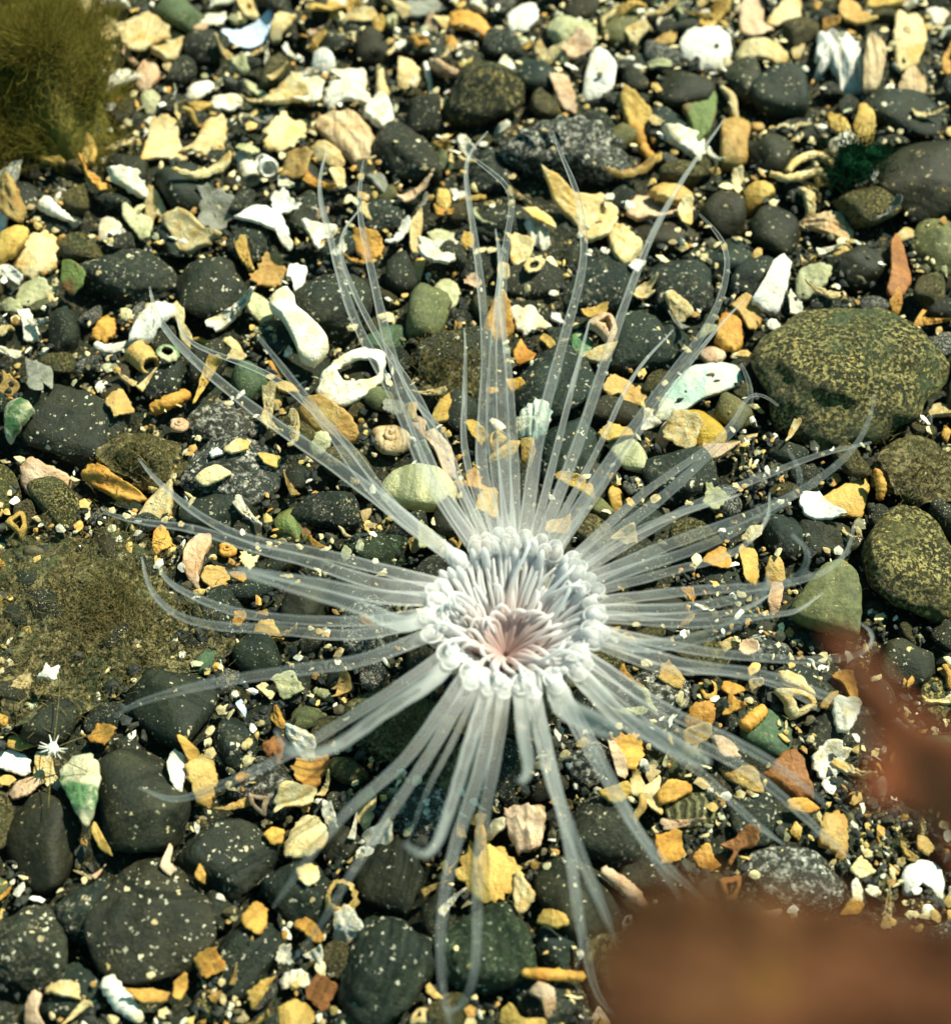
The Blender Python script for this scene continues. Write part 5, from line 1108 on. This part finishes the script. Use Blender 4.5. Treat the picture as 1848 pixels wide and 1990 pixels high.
# body: mouth, funnel shaped disc, rim and column as one surface
prof = [(.02, -.66, 0), (.18, -.64, .05), (.34, -.58, .12), (.48, -.49, .22), (.62, -.37, .36), (.76, -.23, .5), (.88, -.11, .56), (.96, -.04, .6), (.985, -.09, .62),
        (.96, -.3, .66), (.88, -.6, .75), (.80, -1.0, .85), (.76, -1.6, .95), (.78, -2.3, 1)]
WR, WZ = [q[0] for q in prof[:9]], [q[1] for q in prof[:9]]
V, F, A = [], [], []
for j, (r, z, al) in enumerate(prof):
    for k in range(48):
        a = 2 * math.pi * k / 48; wob = 1 + .02 * math.sin(a * 12 + j)
        q = crown(RR * r * wob, a, z * RR * .84) if j < 11 else np.array([RR * r * wob * math.cos(a), RR * r * wob * math.sin(a), max(-.3, ZR + z * RR * .84)])
        V.append(q); A.append(al)
for j in range(len(prof) - 1):
    for k in range(48):
        k2 = (k + 1) % 48; F.append((j * 48 + k, j * 48 + k2, (j + 1) * 48 + k2, (j + 1) * 48 + k))
me = new_mesh('body', V, F); add_along(me, A); link('body', me, BODY, an)

def tentacle(path, rad, name, mat, sides=10, lab=None, amul=1.0):
    n = len(path); V, F = tube(path, rad, sides); me = new_mesh(name, V, F)
    ln = np.r_[0, np.cumsum(np.linalg.norm(np.diff(path, axis=0), axis=1))]
    u = np.clip(ln / 6.2, 0, 1) if mat is TENT else ln / ln[-1] * amul
    add_along(me, np.r_[np.repeat(u, sides), 0, u[-1]])
    o = link(name, me, mat, an)
    if lab: o['label'] = lab
    return o
# picture points from the crown outwards, then the height at the middle and at the tip, and a thickness factor
T = [
 ([(720, 958), (600, 868), (450, 762), (362, 690), (312, 622), (292, 558)], 2.6, 1.7, 1.15),
 ([(735, 962), (645, 842), (562, 732), (500, 652)], 3.2, 4.0, 1.1),
 ([(770, 990), (690, 880), (600, 790), (520, 726), (380, 672), (348, 630), (350, 600)], 2.3, 1.2, .7),
 ([(848, 935), (790, 780), (745, 640), (716, 500), (700, 400), (706, 312)], 2.8, 2.8, 1.05),
 ([(832, 930), (772, 785), (692, 620), (640, 470), (617, 370), (640, 292)], 2.4, 1.9, 1.0),
 ([(862, 885), (812, 770), (730, 650), (668, 520), (664, 452), (700, 405)], 2.2, 1.4, .75),
 ([(880, 900), (850, 830), (800, 770), (760, 690)], 2.2, 1.6, .7),
 ([(934, 900), (946, 700), (934, 560), (916, 420), (907, 312), (946, 255)], 2.4, 1.8, .95),
 ([(952, 820), (962, 640), (972, 520), (962, 445)], 2.3, 1.5, .85),
 ([(976, 850), (972, 660), (984, 480), (1000, 375), (962, 340), (890, 282)], 2.9, 3.4, 1.0),
 ([(1000, 900), (990, 740), (972, 600), (978, 520)], 2.3, 1.6, .8),
 ([(1046, 850), (1090, 680), (1124, 560), (1136, 480), (1120, 372), (1092, 305), (1075, 255)], 2.7, 2.6, 1.05),
 ([(1080, 880), (1112, 750), (1126, 700), (1146, 622)], 2.2, 1.4, .7),
 ([(1112, 890), (1170, 720), (1230, 560), (1282, 430), (1340, 320), (1406, 230)], 2.3, 1.5, .95),
 ([(1182, 900), (1290, 750), (1372, 640), (1412, 540), (1410, 472), (1358, 420)], 2.9, 3.0, 1.05),
 ([(1215, 880), (1320, 730), (1390, 640), (1448, 582)], 2.4, 1.9, .7),
 ([(1250, 960), (1382, 862), (1436, 804), (1450, 772), (1482, 762), (1516, 788)], 2.4, 2.3, .75),
 ([(1290, 962), (1410, 855), (1456, 800), (1458, 748), (1440, 704)], 3.0, 3.5, 1.0),
 ([(1300, 1008), (1450, 938), (1580, 888), (1662, 868), (1692, 860)], 2.5, 2.3, .8),
 ([(1302, 1058), (1442, 1008), (1560, 950), (1652, 880), (1690, 822), (1702, 770)], 2.9, 3.1, .95),
 ([(1300, 1082), (1440, 1030), (1538, 972), (1558, 922), (1530, 868)], 3.1, 3.6, .85),
 ([(1300, 1112), (1420, 1076), (1486, 1018), (1496, 958)], 2.3, 1.8, .7),
 ([(1322, 1150), (1482, 1140), (1602, 1110), (1652, 1070), (1662, 1018)], 2.5, 2.4, .8),
 ([(1320, 1182), (1462, 1158), (1552, 1118), (1570, 1072), (1540, 1040)], 3.1, 3.7, .85),
 ([(1330, 1200), (1450, 1180), (1496, 1158)], 2.2, 1.6, .65),
 ([(1332, 1212), (1472, 1200), (1552, 1186), (1602, 1152)], 2.3, 1.9, .7),
 ([(1252, 1256), (1362, 1240), (1432, 1210), (1480, 1160), (1492, 1118)], 3.4, 4.2, 1.1),
 ([(1352, 1264), (1502, 1280), (1620, 1281), (1688, 1260), (1696, 1226), (1670, 1210)], 2.4, 2.0, .75),
 ([(1322, 1290), (1482, 1312), (1602, 1352), (1700, 1390), (1712, 1368), (1680, 1330)], 2.7, 2.6, .95),
 ([(1280, 1300), (1400, 1306), (1500, 1330), (1590, 1380)], 2.2, 1.4, .6),
 ([(1300, 1382), (1422, 1440), (1532, 1502), (1602, 1562)], 3.0, 3.2, 1.0),
 ([(1282, 1402), (1452, 1502), (1572, 1592), (1652, 1662)], 2.5, 1.7, .95),
 ([(1252, 1422), (1372, 1512), (1462, 1592), (1522, 1642)], 2.3, 1.5, .8),
 ([(1202, 1390), (1290, 1440), (1345, 1470), (1372, 1482)], 3.8, 4.9, 1.25),
 ([(1152, 1470), (1232, 1600), (1302, 1690), (1382, 1762)], 2.7, 2.2, 1.0),
 ([(1180, 1500), (1252, 1640), (1312, 1730), (1336, 1770)], 2.7, 2.6, 1.0),
 ([(1100, 1378), (1150, 1400), (1180, 1416), (1192, 1424)], 4.6, 5.6, 1.5),
 ([(1062, 1480), (1102, 1600), (1162, 1740), (1190, 1822)], 3.2, 3.6, 1.1),
 ([(1072, 1500), (1102, 1620), (1122, 1760), (1140, 1860), (1160, 1940), (1196, 1976)], 2.6, 1.8, 1.0),
 ([(1090, 1560), (1118, 1700), (1126, 1800), (1118, 1882)], 2.3, 1.5, .6),
 ([(1018, 1440), (1028, 1490), (1018, 1516), (1004, 1516)], 4.0, 4.8, 1.1),
 ([(962, 1480), (936, 1620), (926, 1740), (924, 1870), (908, 1942), (880, 1972), (864, 1962)], 2.5, 1.6, .95),
 ([(932, 1500), (882, 1650), (856, 1780), (860, 1900), (880, 1984)], 2.9, 2.4, 1.1),
 ([(902, 1480), (872, 1580), (850, 1640), (820, 1660), (785, 1640)], 3.5, 4.6, 1.1),
 ([(832, 1470), (752, 1590), (682, 1700), (622, 1800), (570, 1862)], 2.5, 1.7, .9),
 ([(792, 1470), (682, 1570), (592, 1680), (530, 1762)], 2.8, 2.3, 1.05),
 ([(832, 1330), (742, 1388), (662, 1440), (602, 1466), (556, 1456), (540, 1424)], 3.9, 4.9, 1.2),
 ([(722, 1370), (602, 1440), (502, 1492), (430, 1530), (345, 1556), (268, 1528)], 2.4, 1.3, .85),
 ([(702, 1284), (562, 1304), (402, 1330), (272, 1364), (224, 1392)], 2.7, 2.0, 1.0),
 ([(702, 1232), (542, 1226), (422, 1220), (342, 1190), (290, 1140), (275, 1088)], 2.4, 1.5, .85),
 ([(682, 1208), (502, 1198), (402, 1170), (322, 1130), (300, 1088)], 2.6, 2.0, .85),
 ([(782, 1214), (702, 1182), (602, 1150), (502, 1118), (440, 1112)], 3.8, 4.9, 1.2),
 ([(722, 1160), (602, 1130), (522, 1112), (462, 1104)], 3.1, 3.8, 1.1),
 ([(722, 1132), (602, 1092), (482, 1060), (382, 1030), (282, 1016), (200, 994)], 2.7, 2.2, 1.0),
 ([(722, 1102), (602, 1070), (482, 1045), (382, 1002), (312, 942), (270, 888)], 2.4, 1.6, .9),
 ([(902, 880), (906, 760), (900, 640)], 2.2, 1.5, .65),
 ([(1140, 905), (1200, 800), (1260, 700), (1300, 640)], 2.2, 1.5, .6),
 ([(1240, 1030), (1360, 985), (1440, 960)], 2.2, 1.6, .7),
 ([(880, 1440), (830, 1540), (790, 1640)], 2.2, 1.5, .6),
]
T = sorted(T, key=lambda q: math.atan2(-(q[0][0][1] - ANY), q[0][0][0] - ANX))
NT = len(T); trs = np.random.RandomState(9)
for i, (pts, zm, zt, th) in enumerate(T):
    d = unproj(*pts[0], ZR) - AC; a = math.atan2(d[1], d[0])
    row = (0.97, 1.06)[i % 2] + trs.uniform(-.03, .03)
    st = [crown(RR * (row - .07), a, -.14), crown(RR * (row - .02), a, .04), crown(RR * (row + .05), a, .12)]
    n_ = len(pts); out = []
    for j, (x, y) in enumerate(pts):
        t = (j + 1) / n_
        z = ZR + .18 + (zm - ZR - .18) * min(1, t * 1.6) if t < .6 else zm + (zt - zm) * (t - .6) / .4
        q = unproj(x, y, z)
        z = max(z, height(q[0], q[1], .3, 95) + .18)
        out.append(unproj(x, y, z) - np.array([AC[0], AC[1], 0]))
    P = spline(np.array(st + out), 64)
    for _ in range(10): P[5:-1] = .25 * P[4:-2] + .5 * P[5:-1] + .25 * P[6:]
    u = np.linspace(0, 1, 64)
    r0 = .094 * th
    blunt = n_ == 4 and pts[0][0] > 1000 and zt > 4.8
    rad = r0 * (np.clip(1 - u, 0, 1) ** .52 * .93 + .07)
    if blunt: rad = r0 * (1 - .45 * u ** 2)
    rad = np.maximum(rad, .016) * (1 + .035 * np.sin(u * 55 + i) * (u > .15))
    base = .088 * (1 + .12 * trs.normal())
    rad = np.where(u < .12, base + (rad - base) * np.clip(u / .12, 0, 1) ** 1.5, rad)
    P[6:] += np.outer(np.sin(u[6:] * trs.uniform(8, 14) + i) * .035 * np.clip(u[6:] - .1, 0, .5), [trs.normal(), trs.normal(), .3])
    mt = tentacle(P, rad, 'marginal_tentacle', TENT, 12)
    # pale rounded base of the tentacle on the rim, seen as a bright ring
    br = .080 * trs.uniform(.85, 1.2) * (1.2 if a < 0 else 1.0); c0 = crown(RR * (row + .0), a, .13)
    nrm = np.array([-.25 * math.cos(a), -.25 * math.sin(a) - .25, 1.0]); nrm /= np.linalg.norm(nrm)
    e1 = np.cross(nrm, [math.cos(a), math.sin(a), 0.]); e1 /= np.linalg.norm(e1); e2 = np.cross(nrm, e1)
    ang = np.linspace(0, 2 * math.pi, 19); C = c0 + br * (np.outer(np.cos(ang), e1) + 1.25 * np.outer(np.sin(ang), e2))
    V, F = tube(C, np.full(19, .017), 6, cap=False); me = new_mesh('base_ring', V, F); add_along(me, np.ones(len(V))); link('base_ring', me, LABI, mt)
    dv, df = ico(2); V = dv @ np.stack([e1 * br * .98, e2 * br * 1.2, nrm * br * .7]) + c0 - nrm * .02
    me = new_mesh('base_bulb', V, df); add_along(me, np.full(len(V), .0)); link('base_bulb', me, TENT, mt)
# short white lobes between the tentacle bases along the rim
for i in range(46):
    a = 2 * math.pi * (i + .6 * trs.rand()) / 46; row = (.93, 1.0, .87)[i % 3]
    P = spline([crown(RR * (row - .10), a, -.2), crown(RR * (row - .03), a + .01, .0), crown(RR * (row + .02), a + .02, .10), crown(RR * (row + .07), a + .03, .13 + .12 * trs.rand())], 14)
    tentacle(P, np.interp(np.linspace(0, 1, 14), [0, .5, .85, 1], [.05, .062, .05, .02]), 'rim_lobe', LABI, 10)
# labial tentacles: a dense brush from the pink mouth up the funnel to the rim
k = 0
for ring, (n_, r0, r1, w_) in enumerate([(34, .06, .40, .034), (48, .24, .76, .031), (66, .36, .93, .028), (76, .52, 1.02, .026)]):
    for i in range(n_):
        a = 2 * math.pi * (i + trs.uniform(-.35, .35)) / n_ + ring * .3; da = trs.normal() * .08
        l = trs.uniform(.82, 1.06); pts = []; lift = trs.uniform(.03, .12)
        for t in np.linspace(0, 1, 5):
            rr = r0 + (r1 - r0) * t * l
            zz = float(np.interp(rr, WR, WZ)) * RR * .84 + lift * math.sin(math.pi * t * .75) + .08 * t
            pts.append(crown(RR * rr, a + da * t * t + .025 * math.sin(t * 4 + k), zz))
        if ring == 0 or (ring == 1 and trs.rand() < .4):               # inner ones curl over the mouth
            b = a + trs.normal() * 1.1; m_ = RR * .24
            pts = [q + np.array([0, 0, .05 + .22 * j_ / 4]) for j_, q in enumerate(pts)]
            e = pts[-1] + np.array([math.cos(b) * m_ * .7, math.sin(b) * m_ * .7, .10]); pts[-1] = e
            pts.append(e + np.array([math.cos(b + .6) * m_ * .6, math.sin(b + .6) * m_ * .6, -.08]))
        P = spline(np.array(pts), 18)
        tentacle(P, np.interp(np.linspace(0, 1, 18), [0, .3, .85, 1], [w_ * 1.5, w_ * 1.15, w_ * .8, w_ * .45]), 'labial_tentacle', LABI, 8, amul=(.45, .7, .9, 1.)[ring]); k += 1

# ------------------------------------------------------------------ algae, silt fuzz
def strands(n, seed, where, ln, rad, lean=.5, sides=3, seg=5):
    rs = np.random.RandomState(seed); VV, FF = [], []; k = 0
    for _ in range(n):
        b = where(rs)
        if b is None: continue
        d = rs.normal(size=3) * lean + np.array([0, 0, 1]); d /= np.linalg.norm(d)
        L = ln * rs.uniform(.4, 1.2); bend = rs.normal(size=3) * .6; t = np.linspace(0, 1, seg)[:, None]
        P = b + (d * t + bend * t * t * .7) * L
        V, F = tube(P, rad * (1 - .6 * t[:, 0]) * rs.uniform(.7, 1.4), sides, cap=False)
        VV.append(V); FF += [tuple(q + k for q in f) for f in F]; k += len(V)
    return np.vstack(VV), FF
def mound(name, pts, h, mat, seed, z0=0., parent=None, n=52):
    rs = np.random.RandomState(seed); q = np.array([unproj(x, y, h * .5) for x, y in pts])[:, :2]; c = q.mean(0)
    P = closed_resample(q - c, n, 2); V = []; F = []
    S = np.linspace(1, .06, 13)
    for s in S: V += [(x * s, y * s, h * (1 - s ** 2) ** .8 - .12) for x, y in P]
    V = np.array(V); V[:, 2] += waves(np.c_[V[:, :2], V[:, 2] * 0], rs, 2.2 / max(.6, h), 3, (.5 if h > 1 else .2) * h) * np.repeat(1 - S ** 4, n); V.tolist()
    for r in range(12):
        for k in range(n):
            k2 = (k + 1) % n; F.append((r * n + k, r * n + k2, (r + 1) * n + k2, (r + 1) * n + k))
    V = np.vstack([V, [[0, 0, V[-n:, 2].mean()]]]); F += [(12 * n + k, 12 * n + (k + 1) % n, 13 * n) for k in range(n)]
    return V, F, c
# algae tuft in the upper corner
V, F, c = mound('tuft', [(-160, -60), (60, -70), (150, -20), (180, 60), (215, 150), (225, 240), (160, 300), (40, 280), (-60, 300), (-170, 240)], 1.3, ALGA, 4)
al = link('algae_tuft', None, loc=(c[0], c[1], 0), label='fuzzy olive brown algae tuft in the upper left corner', cat='algae')
link('mat', new_mesh('mat', V, F), ALGA, al); tv = V.copy(); stamp(V + np.array([c[0], c[1], 0]))
trs2 = np.random.RandomState(31); SV, SF = [], []; k = 0
for c_ in range(95):                               # wisps: bundles of filaments that share a lean and a bend
    i = trs2.randint(len(tv)); b0 = tv[i] * np.array([1.03, 1.03, .9])
    d0 = trs2.normal(size=3) * np.array([.7, .7, .4]) + np.array([.15, -.1, .8]); bd = trs2.normal(size=3) * .6
    L0 = trs2.uniform(.35, 1.0); wd = trs2.uniform(.08, .22)
    for q_ in range(190):
        t = np.linspace(0, 1, 6)[:, None]; d1 = d0 + trs2.normal(size=3) * .45; L = L0 * trs2.uniform(.35, 1.1)
        P = b0 + trs2.normal(size=3) * wd + (d1 * t + (bd + trs2.normal(size=3) * .5) * t * t) * L * .6
        P[1:] += trs2.normal(size=(5, 3)) * .02
        V, F = tube(P, .0048 * (1 - .5 * t[:, 0]) * trs2.uniform(.7, 1.5), 3, cap=False)
        SV.append(V); SF += [tuple(z_ + k for z_ in f_) for f_ in F]; k += len(V)
SV = np.vstack(SV)
link('filaments', new_mesh('filaments', SV, SF), ALGA, al, kind='stuff')
# silt mats
def silt(pts, h, seed, n, label, ln=.22):
    V, F, c = mound('silt', pts, h, SM['silt'], seed)
    q = V + np.array([c[0], c[1], 0]); hz = np.array([height(a, b) for a, b in q[:, :2]])
    V[:, 2] = np.maximum(V[:, 2], np.minimum(hz * .92 + .02, hz - .03) * (hz > .2)) * 1.0
    r = link('silt_mat', None, loc=(c[0], c[1], 0), label=uniq(label), cat='silt')
    link('silt', new_mesh('silt', V, F), SM['silt'], r)
    def on(rs):
        i = rs.randint(len(V)); return V[i] + rs.normal(size=3) * np.array([.12, .12, .02])
    SV, SF = strands(int(n * 1.2), seed + 50, on, ln * .5, .0055, 1.8, 3, 4)
    link('fuzz', new_mesh('fuzz', SV, SF), SILTF, r, kind='stuff')
    stamp(V + np.array([c[0], c[1], 0]))
silt([(-40, 1040), (80, 1000), (190, 985), (280, 1030), (310, 1090), (420, 1190), (470, 1260), (380, 1310), (260, 1330), (120, 1420), (-40, 1420)], .5, 61, 5200, 'broad olive brown silt patch with fine fuzz at the left', .26)
silt([(820, 680), (870, 650), (930, 664), (950, 710), (930, 760), (860, 780), (810, 740)], .6, 62, 900, 'fuzzy brown silt on the rock behind the upper tentacles')
silt([(1700, 880), (1790, 860), (1870, 880), (1880, 980), (1800, 990), (1730, 950)], .62, 63, 700, 'fuzzy silt cushion below the big olive boulder at the frame edge')
silt([(180, 880), (240, 846), (330, 862), (372, 900), (330, 930), (230, 930)], .7, 64, 600, 'grey brown silt film on the rock above the rust brown stone')
silt([(680, 1370), (760, 1340), (860, 1380), (900, 1450), (860, 1520), (760, 1480), (690, 1430)], .55, 65, 800, 'brown silt film below the crown between the tentacles')
# white sand dots lying on the silt patch
# green weed
p = place(1660, 322, .3)
rs = np.random.RandomState(77); 
gw = link('green_weed', None, loc=(p[0], p[1], p[2]), label='soft bright green weed lobe in the crevice beside the large dark brown slab', cat='weed')
for j, (dx, dy, L) in enumerate([(0, 0, .34), (.18, .08, .3), (-.14, -.1, .3), (.06, -.22, .28)]):
    dirs, F = ico(3); V = dirs * (1 + waves(dirs, rs, 4, 3, .22))[:, None] * np.array([.22, .18, L * .6]); V = orient(V, Matrix.Rotation(rs.uniform(-.8, .8), 3, 'X') @ Matrix.Rotation(rs.uniform(-.8, .8), 3, 'Y'))
    link('lobe', new_mesh('lobe', V + np.array([dx, dy, .1]), F), GREENW, gw)

gl = np.random.RandomState(4)
SV, SF = strands(700, 9, lambda rs: rs.normal(size=3) * np.array([.2, .2, .06]) + np.array([0, 0, .12]), .32, .008, 1.2, 3, 5)
link('filaments', new_mesh('filaments', SV, SF), GREENW, gw, kind='stuff')

# ------------------------------------------------------------------ tiny white star creature on its threads
p = place(103, 1455, .2, 90) + np.array([0, 0, .12]); p = unproj(103, 1455, p[2])
st = link('star_hydroid', None, loc=(p[0], p[1], p[2]), label='tiny white spiky star creature hanging on fine threads at the left', cat='hydroid')
dirs, F = ico(3); rs = np.random.RandomState(8)
WT = CM['bright']
link('body', new_mesh('body', dirs * (.085 * (1 + waves(dirs, rs, 4, 2, .1)))[:, None], F), WT, st)
for j in range(16):
    a = rs.uniform(0, 6.28); e = rs.uniform(-.2, .9); d = np.array([math.cos(a) * math.cos(e), math.sin(a) * math.cos(e), math.sin(e)])
    V, F = tube(np.outer(np.linspace(.05, .19, 6), d), np.linspace(.016, .004, 6), 6); link('spike', new_mesh('spike', V, F), WT, st)
for tgt in [((110, 1400), (116, 1335), (112, 1300)), ((150, 1436), (190, 1424), (218, 1416)), ((130, 1480), (150, 1490), (170, 1500)), ((98, 1500), (96, 1540), (94, 1570))]:
    P = np.array([[0, 0, 0]] + [unproj(x, y, p[2] + .1) - p for x, y in tgt]); P = spline(P, 14)
    V, F = tube(P, np.full(14, .0065), 5); link('thread', new_mesh('thread', V, F), SILTF, st)
q = unproj(96, 1306, p[2] + .1)
V, F = plate(np.array([(-.16, -.05), (-.05, .02), (-.04, .16), (.05, .05), (.15, .14), (.14, -.12), (0, -.08)]), .05, .2, .05, seed=3)
link('white_flake', new_mesh('white_flake', V, F), CM['bright'], loc=q, label='small white notched flake caught on a thread above the white star', cat='shell')

# ------------------------------------------------------------------ brown kelp close to the lens
def blade(pts, dist, thick, mat, name, parent, root, seed, wav=.06):
    """outline read at a distance from the lens, then made a wavy leaf of real thickness standing there"""
    t = math.tan(VF / 2); W = []
    for (x, y), dd in zip(pts, dist):
        d = FWD + RGT * ((x / VW - .5) * 2 * t * ASP) + UPV * ((.5 - y / VH) * 2 * t); W.append(CAM + d * dd)
    W = np.array(W); c = W.mean(0); Q = W - c
    u_, s_, vt = np.linalg.svd(Q); e1, e2, nn = vt
    loc = np.stack([Q @ e1, Q @ e2], 1); hgt = Q @ nn
    V, F = plate(loc, thick, 0, .01, seed=seed, n=70, rough=wav)
    V = V[:, :1] * e1 + V[:, 1:2] * e2 + V[:, 2:3] * nn
    return link(name, new_mesh(name, V + c - root, F), mat, parent)
root = np.array([6.6, -9.2, 0.0])
kp = link('brown_kelp', None, loc=root, label='blurred brown kelp frond close to the lens at the lower right', cat='kelp')
blade([(1250, 2080), (1262, 1990), (1240, 1930), (1276, 1880), (1280, 1840), (1320, 1826), (1340, 1780), (1420, 1796), (1460, 1770), (1530, 1806), (1600, 1796), (1650, 1826), (1740, 1816), (1800, 1850), (1900, 1850), (2050, 1880), (2060, 2150), (1600, 2200), (1300, 2180)],
      [6.3, 6.2, 6.3, 6.1, 6.2, 6.0, 6.1, 5.9, 6.0, 5.9, 6.0, 5.9, 6.0, 6.1, 6.0, 6.1, 5.8, 5.6, 5.9], .03, KELP, 'blade', kp, root, 1, .09)
blade([(1622, 1236), (1668, 1232), (1716, 1300), (1760, 1372), (1830, 1424), (1910, 1450), (2000, 1500), (2000, 1790), (1900, 1720), (1836, 1622), (1760, 1576), (1690, 1596), (1666, 1552), (1744, 1504), (1716, 1430), (1668, 1340)],
      [7.4, 7.4, 7.2, 7.0, 6.8, 6.6, 6.4, 6.4, 6.6, 6.8, 7.0, 7.2, 7.2, 7.1, 7.2, 7.3], .03, KRED, 'side_branch', kp, root, 2, .03)
blade([(1436, 1960), (1426, 1900), (1468, 1876), (1512, 1890), (1526, 1926), (1490, 1962), (1460, 2010)], [5.95] * 7, .05, AMBER, 'amber_blister', kp, root, 3, .02)
W = [root + np.array([0, 0, -.2]), root + np.array([.3, .3, 3]), root + np.array([.1, .9, 7]), unproj(2080, 2120, 14.2), unproj(1900, 2040, 14.25)]
V, F = tube(spline(np.array(W), 40) - root, np.linspace(.12, .07, 40), 10); link('stipe', new_mesh('stipe', V, F), KRED, kp)
W = [W[3], unproj(2060, 1900, 14.1), unproj(1960, 1650, 14.0)]
V, F = tube(spline(np.array(W), 24) - root, np.linspace(.07, .04, 24), 8); link('side_stipe', new_mesh('side_stipe', V, F), KRED, kp)
print('objects', len(bpy.data.objects), 'pebbles', NPEB, 'fragments', cnt, 'tentacles', NT)
